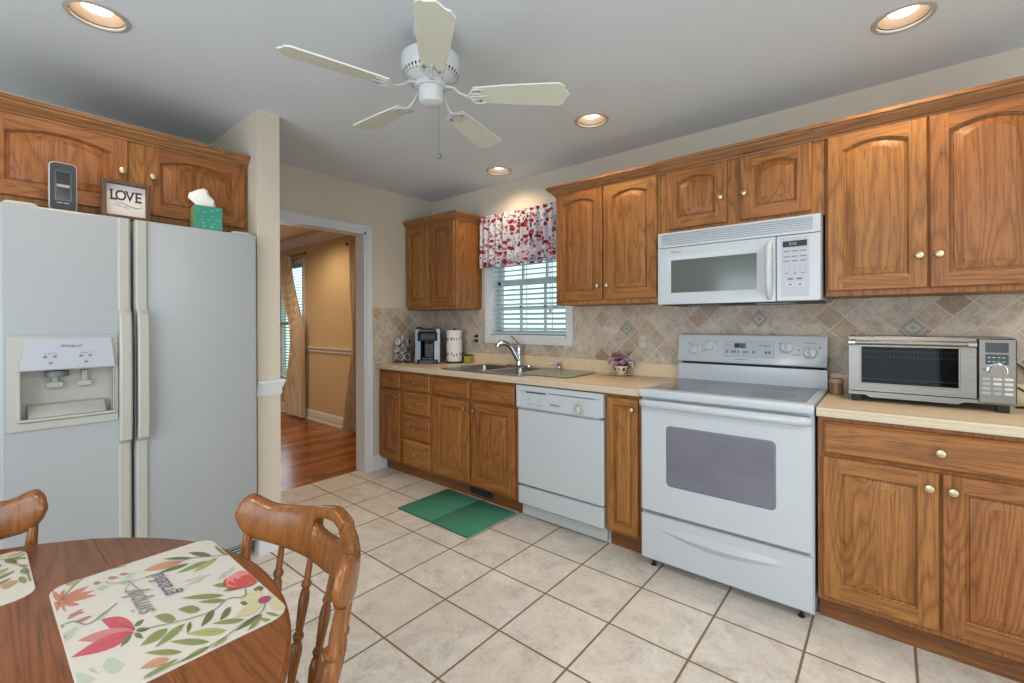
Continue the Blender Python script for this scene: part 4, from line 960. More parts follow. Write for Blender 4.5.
# ------------------------------------------------------------------ things on the counters
CT = .9145
r = thing('pod_carousel', 'tiered carousel of patterned coffee pods beside the coffee maker', 'pod holder', (.092, -.425, CT))
b = MB(); b.lathe([(.055, 0), (.055, .006), (.012, .010), (.005, .014), (.005, .235), (.012, .24), (.008, .252), (.001, .255)], 'chrome', 20)
b.build('stand', r)
for t_ in range(3):
    z = .050+t_*.066
    b = MB(); b.tube([(.030*cos(2*pi*k/24), .030*sin(2*pi*k/24), z+.002) for k in range(25)], .002, 'chrome', 6); b.build('tier_ring', r)
    for k in range(7):
        a = 2*pi*k/7+t_*.25; b = MB(); b.M = Matrix.Rotation(a, 4, 'Z') @ T3(.034, 0, z) @ Matrix.Rotation(R(80), 4, 'Y')
        b.lathe([(.017, -.012), (.022, .028), (.029, .031), (.029, .033), (.001, .0332)], 'kcup_pattern' if (k+t_) % 3 else 'kcup_white', 14)
        b.lathe([(.026, .0333), (.0258, .0338), (.001, .034)], 'kcup_pattern' if k % 2 else 'kcup_purple', 14); b.build('coffee_pod', r, label='patterned coffee pod')
r = thing('coffee_maker', 'black and silver single cup coffee maker on the corner counter', 'coffee maker', (.265, -.265, CT), R(42))
b = MB(); b.loft([rrect(.19, .24, .03, 0, 5, 0, 0), rrect(.19, .24, .03, .032, 5, 0, 0), rrect(.185, .235, .03, .036, 5, 0, 0)], 'black_plastic'); b.build('base', r)
b = MB(); b.box(-.058, .058, .0, .113, .03, .285, 'black_plastic', .02); b.build('column', r)
b = MB(); b.loft([rrect(.176, .225, .035, .195, 5, 0, .0), rrect(.182, .23, .035, .205, 5, 0, 0), rrect(.182, .23, .035, .262, 5, 0, 0), rrect(.17, .21, .035, .290, 5, 0, .005), rrect(.12, .15, .03, .302, 5, 0, .01)], 'black_plastic'); h_ = b.build('brew_head', r)
b = MB(); b.box(-.062, .062, -.120, -.112, .208, .258, 'charcoal', .004); b.tube([(-.07, -.10, .290), (-.06, -.135, .286), (.06, -.135, .286), (.07, -.10, .290)], .008, 'steel', 8); b.build('lid_handle', h_)
for s_ in (-1, 1):
    b = MB(); b.loft([[(s_*q, y, z) for y, z in ((-.108, .012), (-.095, .30), (-.060, .318), (.085, .300), (.112, .27), (.118, .012))] for q in (.060, .106)], 'keurig_grey' if s_ > 0 else 'keurig_dark'); b.build('side_panel', r, smooth=30, label='silver side panel')
b = MB(); b.box(-.055, .055, -.118, -.02, .036, .042, 'charcoal', .002)
for k in range(6): b.box(-.045, .045, -.108+k*.015, -.102+k*.015, .042, .0435, 'steel')
b.build('drip_tray', r)
b = MB(); b.lathe([(.016, 0), (.016, -.02), (.008, -.03)], 'charcoal', 14, (0, -.06, .195)); b.build('nozzle', r)
r = thing('paper_towel', 'printed paper towel roll standing right of the coffee maker', 'paper towel', (.452, -.135, CT))
b = MB(); b.lathe([(.078, 0), (.078, .008), (.06, .012), (.008, .014), (.008, .292), (.012, .296), (.012, .305), (.001, .308)], 'black_plastic', 28); b.build('holder', r)
b = MB(); b.lathe([(.019, .0145), (.066, .0145), (.068, .018), (.068, .285), (.066, .288), (.019, .288)], 'paper', 44)
rr = random.Random(5)
for zc in (.075, .215):
    for k in range(16):
        a = 2*pi*k/16+rr.uniform(-.08, .08); b.M = Matrix.Rotation(a, 4, 'Z') @ T3(.0683, 0, zc+rr.uniform(-.008, .008))
        s_ = rr.uniform(.007, .012); m = 'towel_print_red' if k % 3 else 'towel_print_green'
        b.loft([[(q, s_*cos(j*pi/3)*(.45 if j % 2 else .8), s_*sin(j*pi/3)*1.6) for j in range(6)] for q in (-.002, .0004)], m)
b.M = Matrix(); b.build('towel_roll', r, smooth=35)
r = thing('scrub_sponge', 'small olive green sponge box behind the sink left of the faucet', 'sponge', (.575, -.085, CT), R(10))
b = MB(); b.box(-.032, .032, -.025, .025, 0, .066, 'sponge_green', .006); b.build('sponge', r)
b = MB(); b.box(-.0325, .0325, -.026, .0255, .066, .076, 'leaf_green', .003); b.build('scouring_pad', r)
# flower cup
r = thing('flower_cup', 'painted teacup of pink and mauve flowers on a saucer', 'flower arrangement', (2.045, -.118, CT))
b = MB(); b.lathe([(.035, 0), (.038, .004), (.075, .012), (.078, .014), (.074, .016), (.035, .009), (.001, .009)], 'ceramic', 36); b.build('saucer', r)
b = MB(); b.lathe([(.022, .0095), (.024, .014), (.030, .020), (.044, .040), (.050, .066), (.049, .067), (.046, .064), (.040, .040), (.001, .03)], 'ceramic', 32)
for k in range(9):
    a = 2*pi*k/9; b.M = Matrix.Rotation(a, 4, 'Z') @ T3(.0455, 0, .044) @ Matrix.Rotation(R(15), 4, 'Y')
    m = ('ceramic_red', 'ceramic_gold', 'leaf_green')[k % 3]
    b.loft([[(q, .012*cos(j*pi/4)*(1 if j % 2 else .7), .014*sin(j*pi/4)*(1 if j % 2 else .7)) for j in range(8)] for q in (-.004, .0012)], m)
b.M = Matrix(); b.tube([(.046, 0, .056), (.066, 0, .054), (.068, 0, .038), (.042, 0, .030)], .0035, 'ceramic_gold', 8); b.build('cup', r, smooth=40)
rr = random.Random(11)
def leaf3(b, base, tip, w_, m, lift=.004):
    a = Vector(base); c = Vector(tip); d = (c-a); n = d.cross(Vector((0, 0, 1))); n = n.normalized() if n.length > 1e-5 else Vector((1, 0, 0)); up = n.cross(d).normalized()
    mid = a.lerp(c, .45)+up*lift; i = [b.v(a), b.v(mid+n*w_), b.v(c), b.v(mid-n*w_), b.v(a.lerp(c, .45)+up*(lift*.3))]
    b.f([i[0], i[1], i[4]], m); b.f([i[1], i[2], i[4]], m); b.f([i[2], i[3], i[4]], m); b.f([i[3], i[0], i[4]], m)
for k in range(17):
    a = k*2.4; q = sqrt((k+.5)/17); x, y = .090*q*cos(a), .062*q*sin(a); z = .126-.050*q*q+rr.uniform(-.008, .008)+(.028 if k in (4, 9) else 0)
    b = MB(); m = ('petal_pink', 'petal_red', 'petal_mauve', 'petal_white', 'petal_pink')[k % 5]; s_ = rr.uniform(.024, .031)
    b.tube([(x*.25, y*.25, .06), (x*.7, y*.7, z-.03), (x, y, z-.004)], .0014, 'leaf_green', 5)
    nrm = Vector((x*9, y*9, .55)).normalized(); b.M = T3(x, y, z) @ nrm.to_track_quat('Z', 'X').to_matrix().to_4x4()
    for ring, cnt, e in ((1., 6, .15), (.65, 5, .6)):
        for j in range(cnt):
            t_ = 2*pi*j/cnt+ring; leaf3(b, (0, 0, -.004), (s_*ring*cos(t_), s_*ring*sin(t_), s_*e*.6), s_*.42*ring+.002, m)
    b.lathe([(.005, -.002), (.005, .002), (.001, .004)], 'petal_red' if m != 'petal_red' else 'ceramic_gold', 8)
    b.M = Matrix(); b.build('flower', r, smooth=0)
b = MB()
for k in range(34):
    a = rr.uniform(0, 6.28); q = rr.uniform(.03, .085); z0 = rr.uniform(.065, .09)
    leaf3(b, (.3*q*cos(a), .3*q*sin(a), z0), (q*1.1*cos(a), q*.85*sin(a), z0+rr.uniform(-.015, .03)), .007, 'leaf_green')
for k in range(14):
    a = rr.uniform(0, 6.28); b.tube([(0, 0, .07), (.04*cos(a), .03*sin(a), .13), (.075*cos(a), .05*sin(a), rr.uniform(.14, .17))], .0009, 'leaf_green', 4)
b.build('foliage', r, smooth=0)

# ------------------------------------------------------------------ toaster oven
r = thing('toaster_oven', 'stainless steel toaster oven on the right counter', 'toaster oven', (3.274, -.075, CT)); w_ = .512; D = .285; z0, z1 = .031, .288
xd = .404
b = MB(); b.box(0, w_, -D+.025, 0, z0, z0+.012, 'steel'); b.box(0, w_, -D+.025, 0, z1-.008, z1, 'steel', .003); b.box(0, .010, -D+.025, 0, z0, z1, 'steel'); b.box(xd+.004, w_, -D+.025, 0, z0, z1-.001, 'steel'); b.box(0, w_, -.010, 0, z0, z1-.001, 'toaster_dark'); b.build('housing', r, smooth=0)
b = MB(); b.box(.010, xd+.004, -D+.04, -.011, z0+.0125, z0+.016, 'toaster_dark'); b.box(.0105, .013, -D+.04, -.011, z0+.016, z1-.009, 'toaster_dark'); b.box(xd, xd+.0035, -D+.04, -.011, z0+.016, z1-.009, 'toaster_dark'); b.build('oven_cavity', r, smooth=0)
b = MB()
for z, y0_, m in ((.100, -D+.05, 'white_plastic'),):
    b.tube([(.02, y0_, z), (xd-.01, y0_, z)], .0025, m, 6)
    for k in range(22): b.tube([(.03+k*.0165, y0_, z), (.03+k*.0165, -.03, z)], .0010, m, 4)
for k in range(30): b.tube([(.045+k*.0111, -D+.07, .195), (.045+k*.0111, -D+.07, .222)], .0012, 'white_plastic', 4)
for z in (.195, .222): b.tube([(.04, -D+.07, z), (xd-.03, -D+.07, z)], .0025, 'white_plastic', 5)
b.build('wire_rack', r, smooth=0)
b = MB(); wx0, wx1, wz0, wz1 = .044, .356, .083, .246; y0_ = -D
for q in ((.002, wx0, z0+.018, z1-.004), (wx1, xd, z0+.018, z1-.004), (wx0, wx1, z0+.018, wz0), (wx0, wx1, wz1, z1-.004)): b.box(q[0], q[1], y0_, y0_+.022, q[2], q[3], 'steel')
for q in ((wx0-.003, wx0+.003, wz0-.003, wz1+.003), (wx1-.003, wx1+.003, wz0-.003, wz1+.003), (wx0, wx1, wz0-.003, wz0+.003), (wx0, wx1, wz1-.003, wz1+.003)): b.box(q[0], q[1], y0_-.003, y0_, q[2], q[3], 'steel', .001)
o = b.build('door', r, smooth=0)
b = MB(); b.box(wx0, wx1, y0_+.006, y0_+.010, wz0, wz1, 'clear_glass'); b.build('door_glass', o, smooth=0)
b = MB(); b.tube([(.004, y0_-.028, .262), (xd-.004, y0_-.028, .262)], .010, 'steel', 14)
for x in (.014, xd-.014): b.tube([(x, y0_+.001, .262), (x, y0_-.028, .262)], .008, 'steel', 10); b.tube([(x-.012, y0_-.028, .262), (x+.012, y0_-.028, .262)], .0125, 'chrome', 12)
b.build('door_handle', o)
b = MB(); b.prism([(.0, z0-.0), (w_, z0), (w_, z0+.014), (0, z0+.014)][:4], .012, 'steel', 'xz', y0_+.004); b.prism([(.0, z0), (.06, z0), (.075, z0-.010), (w_-.16, z0-.010), (w_-.14, z0), (w_, z0), (w_, z0-.0005), (w_, z0+.001), (0, z0+.001)][:6]+[(w_-.14, z0+.001), (0, z0+.001)], .010, 'steel', 'xz', y0_+.006); b.build('lower_trim', r, smooth=0)
b = MB(); b.box(xd+.004, w_, y0_, -D+.0255, z0+.002, z1-.003, 'steel', .004); o = b.build('control_panel', r, smooth=30)
b = MB(); b.box(xd+.024, w_-.022, y0_-.0025, y0_+.001, .232, .270, 'lcd_grey', .001); b.box(xd+.024, w_-.022, y0_-.0025, y0_+.001, .186, .225, 'lcd_grey', .001)
for k in range(4): b.box(xd+.030+k*.013, xd+.038+k*.013, y0_-.003, y0_-.002, .196, .198, 'lcd_digits'); b.box(xd+.030+k*.013, xd+.038+k*.013, y0_-.003, y0_-.002, .212, .214, 'lcd_digits')
b.build('display', o, smooth=0)
b = MB(); b.lathe([(.028, 0), (.028, .003), (.0245, .004), (.0245, .016), (.021, .019), (.001, .019)], 'chrome', 30, (xd+.056, y0_, .163), 'y'); b.lathe([(.018, .019), (.018, .0192), (.001, .0193)], 'steel', 24, (xd+.056, y0_, .163), 'y'); b.build('control_knob', o)
b = MB()
for row in range(4):
    for k in range(3):
        b.loft([swapyz(rrect(.024-e, .011-e, .0045, -y0_+q, 4, xd+.026+k*.030, .130-row*.0185)) for e, q in ((0, -.001), (0, .003), (.002, .004))], 'white_plastic' if k == 2 or row < 2 and k else 'button_grey')
b.lathe([(.003, 0), (.003, .002), (.001, .003)], 'dark_print', 8, (xd+.020, y0_, .165), 'y'); b.build('button_pad', o, smooth=30)
for x in (.028, w_-.035):
    for y in (-D+.03, -.03):
        b = MB(); b.box(x-.018, x+.018, y-.016, y+.016, 0, z0+.0005, 'rubber', .003); b.build('foot', r)
b = MB(); b.tube([(w_-.01, -.02, .08), (w_+.04, -.02, .075), (w_+.075, -.02, .05), (w_+.09, -.03, .012), (w_+.10, -.06, .0065), (w_+.07, -.10, .0065), (w_+.02, -.12, .0065)], .005, 'black_plastic', 8); b.build('power_cord', r)
b = MB(); b.tube([(w_+.02, .055, .20), (w_+.06, .045, .16), (w_+.10, .040, .11), (w_+.14, .036, .095)], .0045, 'black_plastic', 8)
tag(b.build('appliance_cord', None, (3.274, -.075, CT)), 'black cord hanging against the tile right of the toaster oven', 'cord')
r = thing('glass_jar', 'small brown jar between the range and the toaster oven', 'jar', (3.217, -.185, CT))
b = MB(); b.lathe([(.024, 0), (.028, .003), (.028, .05), (.026, .056), (.001, .056)], 'candle_jar', 24); b.build('jar', r); b = MB(); b.lathe([(.0285, .0565), (.0285, .074), (.026, .077), (.001, .077)], 'jar_lid', 24); b.build('lid', r)

# ------------------------------------------------------------------ on the floor
r = thing('floor_mat', 'green mat with a centre fold on the tile before the sink', 'mat', (1.17, -.79, 0))
for x0, x1 in ((-.338, -.002), (.002, .338)):
    b = MB(); b.box(x0, x1, -.228, .228, .0, .008, 'rug_green', .002)
    b.box(x0, x1, -.230, -.222, 0, .0075, 'rug_edge', .002); b.build('mat_half', r)
b = MB(); b.box(-.003, .003, -.228, .228, 0, .005, 'rug_edge'); b.build('fold_line', r, smooth=0)
r = thing('toe_kick_register', 'dark metal air register in the toe kick by the green mat', 'vent', (1.165, -.5355, .052))
b = MB(); b.box(-.125, .125, -.006, 0, -.034, .034, 'oak_dark', .002); b.build('frame', r)
b = MB(); b.box(-.112, .112, -.0066, -.0055, -.026, .026, 'slot_dark')
for k in range(5): b.box(-.112, .112, -.009, -.006, -.022+k*.0105, -.018+k*.0105, 'charcoal')
b.box(-.003, .003, -.0095, -.006, -.026, .026, 'charcoal'); b.build('grille', r, smooth=0)

# ------------------------------------------------------------------ table
TX, TY, TR, TZ = 2.385, -3.10, .612, .75
r = thing('dining_table', 'round brown wooden drop leaf dining table', 'table', (TX, TY, 0))
def chord(c0, c1, rad, n=40):
    """outline of the disc of radius rad between y=c0 and y=c1"""
    c0, c1 = max(c0, -rad), min(c1, rad); P = []
    for k in range(n+1):
        y = c0+(c1-c0)*(.5-.5*cos(pi*k/n)); P.append((sqrt(max(0, rad*rad-y*y)), y))
    return P+[(-x, y) for x, y in P[::-1] if x > 1e-6]
for nm, c0, c1 in (('tabletop', -.3996, .3996), ('drop_leaf', .4004, .7), ('drop_leaf', -.7, -.4004)):
    b = MB(); P = chord(c0, c1, TR); L = []
    for q, z in ((.975, TZ-.028), (.993, TZ-.024), (1, TZ-.016), (1, TZ-.010), (.993, TZ-.003), (.982, TZ)):
        L.append([(x*q, y if min(abs(y-c0), abs(y-c1)) < 1e-6 and abs(y) < .5 else (max(c0, y*q) if c0 > 0 else min(c1, y*q) if c1 < 0 else y*q), z) for x, y in P])
    b.loft(L, 'table_wood'); b.build(nm, r, smooth=40)
b = MB(); b.lathe([(.14, .690), (.15, .70), (.15, .7215)], 'table_wood', 28); b.box(-.30, .30, -.025, .025, .695, .7215, 'table_wood'); b.box(-.025, .025, -.36, .36, .695, .7215, 'table_wood')
b.lathe([(.065, .14), (.085, .16), (.09, .19), (.065, .23), (.05, .27), (.075, .33), (.085, .40), (.075, .48), (.05, .55), (.045, .60), (.07, .64), (.08, .66), (.06, .69)], 'table_wood', 28); b.build('pedestal', r)
for k in range(4):
    b = MB(); b.M = Matrix.Rotation(R(45+90*k), 4, 'Z'); b.tube([(.04, 0, .20), (.14, 0, .20), (.25, 0, .13), (.33, 0, .055), (.38, 0, .028)], [.036, .036, .032, .028, .027], 'table_wood', 12, flat=1.); b.build('leg', r)

# placemats
LEAVES = [(0.064,-0.046,-0.016,-0.079,-0.025,0.007,'pk'),(0.066,-0.048,0.025,-0.114,-0.022,0.001,'pl'),(0.07,-0.049,0.069,-0.126,-0.022,0.0,'pk'),(0.052,-0.046,0.043,-0.03,0.008,0.0,'gd'),(0.068,-0.047,0.08,-0.03,0.008,-0.001,'gd'),(0.074,-0.05,0.102,-0.043,0.005,-0.003,'gd'),(0.074,-0.053,0.099,-0.072,-0.007,-0.001,'gd'),(-0.143,-0.118,-0.204,-0.123,-0.004,0.004,'co'),(-0.143,-0.118,-0.133,-0.131,-0.011,-0.001,'co'),(-0.143,-0.118,-0.102,-0.13,-0.008,-0.002,'co'),(-0.138,-0.118,-0.101,-0.096,0.01,-0.002,'co'),(-0.145,-0.117,-0.117,-0.07,0.012,-0.001,'co'),(-0.147,-0.117,-0.169,-0.074,0.013,0.0,'co'),(-0.143,-0.116,-0.14,-0.07,0.011,-0.001,'co'),(-0.138,-0.118,-0.089,-0.115,0.002,-0.002,'co'),(-0.154,-0.118,-0.191,-0.107,0.008,0.002,'co'),(-0.062,-0.117,-0.081,-0.093,0.007,0.001,'rs'),(-0.039,-0.109,-0.041,-0.086,0.007,0.0,'rs'),(-0.075,-0.114,-0.065,-0.092,0.006,0.0,'rs'),(-0.051,-0.134,-0.038,-0.122,0.007,0.0,'rs'),(-0.018,-0.085,-0.038,-0.065,0.011,0.001,'pg'),(0.009,-0.13,-0.022,-0.107,0.013,0.002,'pg'),(0.131,-0.098,0.152,-0.075,0.023,-0.002,'pg'),(0.123,-0.141,0.156,-0.108,0.019,-0.002,'pg'),(-0.212,-0.105,-0.226,-0.081,0.02,0.0,'oy'),(-0.221,-0.119,-0.224,-0.11,0.01,0.0,'oy'),(-0.174,-0.069,-0.166,-0.057,0.009,-0.001,'br'),(-0.177,-0.047,-0.163,-0.031,0.008,-0.001,'br'),(-0.176,-0.029,-0.165,-0.014,0.007,-0.001,'br'),(-0.143,-0.068,-0.138,-0.049,0.01,-0.001,'pg'),(-0.134,-0.036,-0.13,-0.012,0.012,-0.001,'pg'),(-0.15,-0.023,-0.159,-0.004,0.011,-0.001,'pg'),(-0.242,-0.072,-0.231,-0.053,0.011,-0.001,'pg'),(-0.23,-0.046,-0.225,-0.025,0.01,-0.001,'pg'),(0.005,-0.134,-0.015,-0.13,0.006,0.003,'oy'),(-0.252,-0.064,-0.209,-0.006,0.008,-0.001,'pg'),(0.121,-0.112,0.144,-0.104,0.004,-0.001,'pb'),(-0.116,0.119,-0.172,0.089,-0.011,0.004,'od'),(-0.137,0.089,-0.183,0.045,-0.007,0.002,'od'),(-0.096,0.107,-0.09,0.047,-0.011,0.002,'ol'),(-0.095,0.124,-0.068,0.071,-0.012,0.001,'oy'),(-0.115,0.077,-0.12,0.022,-0.009,0.001,'od'),(-0.091,0.152,-0.158,0.137,-0.017,0.009,'ol'),(-0.015,0.12,0.005,0.093,-0.01,0.001,'pb'),(-0.023,0.135,-0.009,0.114,-0.009,0.001,'pb'),(-0.024,0.08,-0.023,0.046,-0.005,0.0,'pg'),(-0.028,0.093,-0.044,0.044,-0.005,0.001,'pg'),(0.041,0.103,0.018,0.08,-0.009,0.003,'ol'),(0.066,0.111,0.055,0.086,-0.007,0.002,'ol'),(0.072,0.084,0.02,0.029,-0.01,0.002,'ol'),(0.093,0.081,0.058,0.045,-0.008,0.002,'ol'),(0.087,0.041,0.055,0.015,-0.013,0.004,'ol'),(0.086,0.005,0.046,-0.017,-0.014,0.004,'ol'),(0.109,0.056,0.143,0.026,-0.01,-0.001,'od'),(0.122,0.079,0.149,0.052,-0.01,0.0,'od'),(0.113,0.019,0.145,0.006,-0.004,-0.002,'od'),(0.112,0.011,0.143,-0.037,-0.011,0.0,'ol'),(0.104,-0.011,0.121,-0.051,-0.013,-0.001,'ol'),(0.179,0.081,0.148,0.041,-0.008,0.002,'ol'),(0.187,0.051,0.145,0.006,-0.011,0.003,'oy'),(0.196,0.023,0.145,-0.018,-0.008,0.003,'ol'),(0.188,-0.012,0.146,-0.05,-0.009,0.001,'ol'),(0.206,0.046,0.216,0.02,-0.006,0.0,'oy'),(0.207,0.02,0.212,-0.02,-0.007,0.0,'ol'),(0.187,0.107,0.2,0.058,-0.007,0.0,'od'),(0.19,0.106,0.223,0.067,-0.006,-0.001,'ol'),(0.197,0.1,0.235,0.112,0.004,-0.003,'ol'),(0.188,0.112,0.219,0.126,0.005,-0.002,'ol'),(0.201,-0.02,0.206,-0.065,-0.005,0.0,'ol'),(0.135,0.102,0.12,0.094,-0.006,0.003,'od'),(0.106,0.141,0.096,0.126,-0.01,0.004,'od'),(0.143,0.126,0.1,0.099,-0.018,0.008,'cr'),(0.156,0.119,0.158,0.072,-0.017,0.003,'cr'),(0.162,0.129,0.203,0.141,0.014,-0.009,'cr'),(0.144,0.136,0.126,0.153,0.013,0.0,'cr'),(0.132,0.126,0.103,0.13,-0.003,0.006,'cr'),(-0.137,0.071,-0.155,0.005,-0.016,0.002,'tn'),(0.19,-0.029,0.181,-0.063,-0.01,0.001,'tn')]
STEMS = [[(-0.143,-0.118),(-0.193,-0.094),(-0.227,-0.06),(-0.205,-0.014)],[(-0.045,-0.133),(-0.044,-0.11),(-0.015,-0.094),(-0.053,-0.052)],[(-0.088,0.151),(-0.106,0.121),(-0.135,0.087),(-0.141,0.044)],[(0.082,0.117),(0.108,0.106),(0.091,0.083),(0.109,0.056),(0.104,0.02),(0.074,-0.042)],[(0.157,0.125),(0.182,0.107),(0.19,0.075),(0.204,0.043),(0.211,0.01),(0.212,-0.026),(0.213,-0.064)]]

def rr_pts(w, d, r_): return [(p[0], p[1]) for p in rrect(w, d, r_, 0, 6)]
MW, MD = .436, .274
b = MB(); b.loft([[(x, y, z) for x, y in rr_pts(MW-e, MD-e, .034)] for e, z in ((0, 0), (0, .0015), (.001, .002))], 'mat_white')
def inside(x, y): return max(-MW/2+.003, min(MW/2-.003, x)), max(-MD/2+.003, min(MD/2-.003, y))
zc = .0021; veins = []
for (px, py, qx, qy, wx_, wy_, colr) in LEAVES:
    a = Vector((px, py-.008)); c = Vector((qx, qy-.008)); w2 = Vector((wx_, wy_)); P = []
    for k in range(9):
        t_ = k/8; s_ = sin(pi*t_**.8)*(1 if colr != 'tn' else 1.2); P.append(a.lerp(c, t_)+w2*s_)
    Q = [a.lerp(c, 1-k/8)-w2*sin(pi*(1-k/8)**.8) for k in range(1, 8)]
    pts_ = [inside(*p) for p in P+Q]; zc += .000012
    b.poly([(x, y, zc) for x, y in pts_], 'print_'+colr)
    if colr in ('ol', 'od', 'oy', 'pk', 'pl', 'co', 'gd', 'tn') and w2.length > .006:
        veins.append((a.lerp(c, .04), a.lerp(c, .92), {'pk': 'mag', 'pl': 'rose', 'co': 'rose', 'tn': 'br'}.get(colr, 'stem')))
def smooth_path(P, n=6):
    O = []; Q = [Vector(p) for p in P]; Q = [Q[0]]+Q+[Q[-1]]
    for p0, p1, p2, p3 in zip(Q, Q[1:], Q[2:], Q[3:]):
        for k in range(n):
            t_ = k/n; O.append(.5*((2*p1)+(p2-p0)*t_+(2*p0-5*p1+4*p2-p3)*t_*t_+(3*p1-p0-3*p2+p3)*t_**3))
    return [tuple(q) for q in O+[Q[-1]]]
for a, c, m_ in veins:
    n_ = Vector((-(c-a).y, (c-a).x)).normalized()*.0006; zc += .000006; A_, C_ = Vector(inside(*a)), Vector(inside(*c))
    b.poly([(*(A_+n_), zc), (*(A_-n_), zc), (*C_, zc)], 'print_'+m_)
for S_ in STEMS:
    S_ = smooth_path([(x, y-.008) for x, y in S_])
    for p, q in zip(S_, S_[1:]):
        a = Vector(inside(*p)); c = Vector(inside(*q)); n_ = Vector((-(c-a).y, (c-a).x)).normalized()*.0011; zc += .00001
        b.poly([(*(a+n_), zc), (*(a-n_), zc), (*(c-n_), zc), (*(c+n_), zc)], 'print_stem')
def blob(cx0, cy0, rx, ry, m, ph=0., wav=.0, n=26, rot=0.):
    global zc
    zc += .00002; P = []
    for k in range(n):
        t_ = 2*pi*k/n; q = 1+wav*sin(5*t_+ph); x, y = rx*q*cos(t_), ry*q*sin(t_)
        P.append((*inside(cx0+x*cos(rot)-y*sin(rot), cy0+x*sin(rot)+y*cos(rot)), zc))
    b.poly(P, m)
for k, (q, m) in enumerate(((1., 'print_rose'), (.88, 'print_rose2'), (.80, 'print_rose'), (.66, 'print_rose2'), (.58, 'print_rose'), (.42, 'print_rose2'), (.34, 'print_rose'), (.18, 'print_rose2'), (.12, 'print_rose'))):
    blob(.043-.003*k*(k % 2), .117+.001*k, .036*q, .031*q, m, k*1.7, .05)
blob(.148, .118, .011, .010, 'print_mag')
ROT = Matrix.Rotation(pi, 4, 'Z')
b.text('grateful', .040, 'print_ink', T3(-.060, .010, zc+.0001) @ ROT, .12, 'CENTER', .95)
b.text('simply', .046, 'print_ink2', T3(-.022, -.034, zc+.0001) @ ROT, .4, 'CENTER', .95)
sw_ = [(-.085+.034*cos(t_*.35), -.012+.030*sin(t_*.35)) for t_ in range(2, 18)]+[(-.125-.006*k, -.03-.012*k+.0012*k*k) for k in range(7)]
for p, q in zip(sw_, sw_[1:]):
    a = Vector(p); c = Vector(q); n_ = Vector((-(c-a).y, (c-a).x)).normalized()*.0007
    b.poly([(*(a+n_), zc+.0001), (*(a-n_), zc+.0001), (*(c-n_), zc+.0001), (*(c+n_), zc+.0001)], 'print_ink2')
m1 = tag(b.build('placemat', None, (2.371, -2.657, TZ+.0004), 0, smooth=0), 'floral placemat reading simply grateful on the side nearer the sink', 'placemat')
m2 = m1.copy(); COL.objects.link(m2); m2.location = (2.020, -3.026, TZ+.0004); m2.rotation_euler = (0, 0, R(90)); m2['label'] = 'floral placemat at the left edge of the photo, by the partly visible chair'

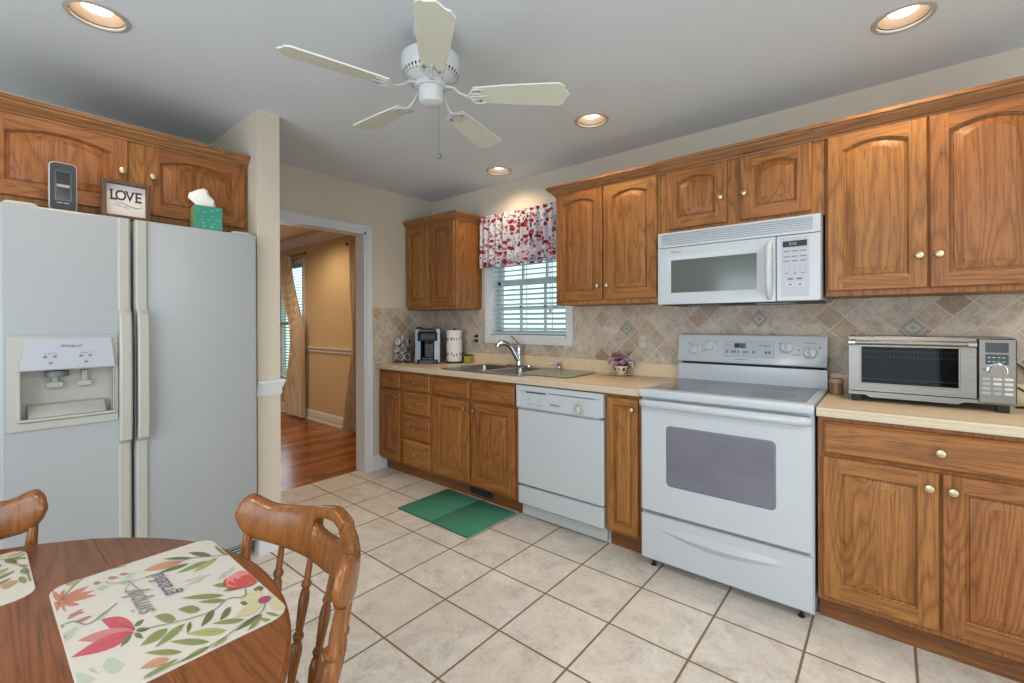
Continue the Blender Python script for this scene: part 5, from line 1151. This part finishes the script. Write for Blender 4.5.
# ------------------------------------------------------------------ chairs
def make_chair(label, loc, rotz):
    r = thing('dining_chair', label, 'chair', loc, rotz); m = 'chair_wood'
    RC = .2884; CY = .25-RC; A0 = .9551
    def arc(s, q=0.): a = s*A0; return Vector(((RC+q)*sin(a), CY+(RC+q)*cos(a), 0)), Vector((sin(a), cos(a), 0))
    def zt(s):
        u = abs(s); return .862-.083*sqrt(u*u+.004)+.068*u*u+.023*math.exp(-((u-.9)/.15)**2)
    def zb(s):
        u = abs(s); return .7155+.039*sqrt(u*u+.003)+.016*u*u
    def endk(s): u = max(0., (abs(s)-.80)/.20); return sqrt(max(.0, 1-u**2.4))
    def sec(s, z0, z1, th=.015):
        p, n = arc(s); P = []
        for k in range(14):
            t_ = 2*pi*k/14; c, s_ = cos(t_), sin(t_)
            cc = math.copysign(abs(c)**.7, c); ss = math.copysign(abs(s_)**.6, s_); zz = (z0+z1)/2+(z1-z0)/2*ss
            q = p+n*(th*cc+(zz-.79)*.12); P.append((q.x, q.y, zz))
        return P
    b = MB(); hs = .23
    def band(sa, sb, f0, f1, n, cap=True):
        L = []
        for k in range(n+1):
            s = sa+(sb-sa)*k/n; z0, z1 = f0(s), f1(s); e = endk(s); zm = (z0+z1)/2; L.append(sec(s, zm-(zm-z0)*max(e, .12), zm+(z1-zm)*max(e, .12), .0155*(max(e, .4))))
        b.loft(L, m)
    band(-1, -hs, zb, zt, 26); band(hs, 1, zb, zt, 26)
    hole = lambda s: .018*sqrt(max(0, 1-(s/hs)**2)); zh = .812
    band(-hs, hs, zb, lambda s: zh-hole(s), 16); band(-hs, hs, lambda s: zh+hole(s), zt, 16)
    b.build('crest_rail', r, smooth=50)
    SEAT = .445
    base_ = [(0, .55), (.06, .6), (.16, .75), (.26, 1.0), (.33, 1.15), (.37, .95), (.395, .70), (.41, .95), (.425, 1.05), (.44, .95), (.455, .65), (.47, .70), (.56, .85), (.66, 1.0), (.72, .85), (.745, .62), (.76, .9), (.775, .95), (.79, .85), (.805, .58), (.86, .62), (1, .5)]
    thin = [(t_, .0118*q) for t_, q in base_]; fat = [(t_, .0185*q) for t_, q in base_]
    for s in (-.90, -.60, -.30, 0, .30, .60, .90):
        p, n = arc(s, -.0); q = Vector((p.x*.84, p.y*.84-.022, SEAT-.012)); t_ = Vector((p.x, p.y, zb(s)+.012))
        b = MB(); b.spindle(q, t_, fat if abs(s) > .8 else thin, m, 14); b.build('spindle' if abs(s) < .8 else 'back_post', r, smooth=60)
    b = MB()
    def seatloop(k, z):
        P = []
        for j in range(36):
            a = 2*pi*j/36; x = .225*math.copysign(abs(cos(a))**.75, cos(a)); y = .215*math.copysign(abs(sin(a))**.75, sin(a)); x *= 1-.08*(y > 0)*y/.215
            P.append((x*k, y*k-.02, z))
        return P
    b.loft([seatloop(.93, SEAT-.036), seatloop(.99, SEAT-.028), seatloop(1, SEAT-.012), seatloop(.97, SEAT-.001), seatloop(.9, SEAT), seatloop(.7, SEAT-.008), seatloop(.3, SEAT-.012)], m); b.build('seat', r, smooth=50)
    legp = [(0, .016), (.05, .018), (.18, .024), (.30, .021), (.34, .016), (.37, .021), (.40, .016), (.60, .021), (.72, .017), (.76, .021), (.80, .014), (1, .011)]
    feet = {}
    for sx_ in (-1, 1):
        for sy_ in (-1, 1):
            b = MB(); a = Vector((sx_*.155, sy_*.145-.02, SEAT-.03)); c = Vector((sx_*.205, sy_*.205-.02, 0)); b.spindle(a, c, legp, m, 14); b.build('leg', r, smooth=60); feet[sx_, sy_] = a.lerp(c, .58)
    st = [(0, .008), (.2, .011), (.45, .016), (.5, .018), (.55, .016), (.8, .011), (1, .008)]
    for sx_ in (-1, 1):
        b = MB(); b.spindle(feet[sx_, -1], feet[sx_, 1], st, m, 10); b.build('stretcher', r, smooth=60)
    b = MB(); b.spindle(feet[-1, -1].lerp(feet[-1, 1], .5), feet[1, -1].lerp(feet[1, 1], .5), st, m, 10); b.build('stretcher', r, smooth=60)
    return r
ch = make_chair('wooden spindle back chair with a pierced crest rail beside the table', (2.4595, -2.6224, 0), R(-1.33))
dup(ch, (1.953, -3.009, 0), R(90), 'wooden chair cut off by the left edge of the photo, before the freezer door')
# repeats share a group
GR = {'dining_chair': 'chairs at the dining table', 'placemat': 'placemats on the dining table', 'base_cabinet': 'oak base cabinets', 'wall_cabinet': 'oak wall cabinets',
      'wall_outlet': 'wall outlets', 'sheer_curtain': 'dining room curtains', 'countertop': 'beige countertops', 'window_blind': 'window blinds', 'flush_light': 'flush ceiling lights', 'tree': 'trees outside the kitchen window'}
for o in bpy.data.objects:
    s_ = o.name.split('.')[0]
    if o.parent is None and s_ in GR and 'label' in o and 'group' not in o: o['group'] = GR[s_]
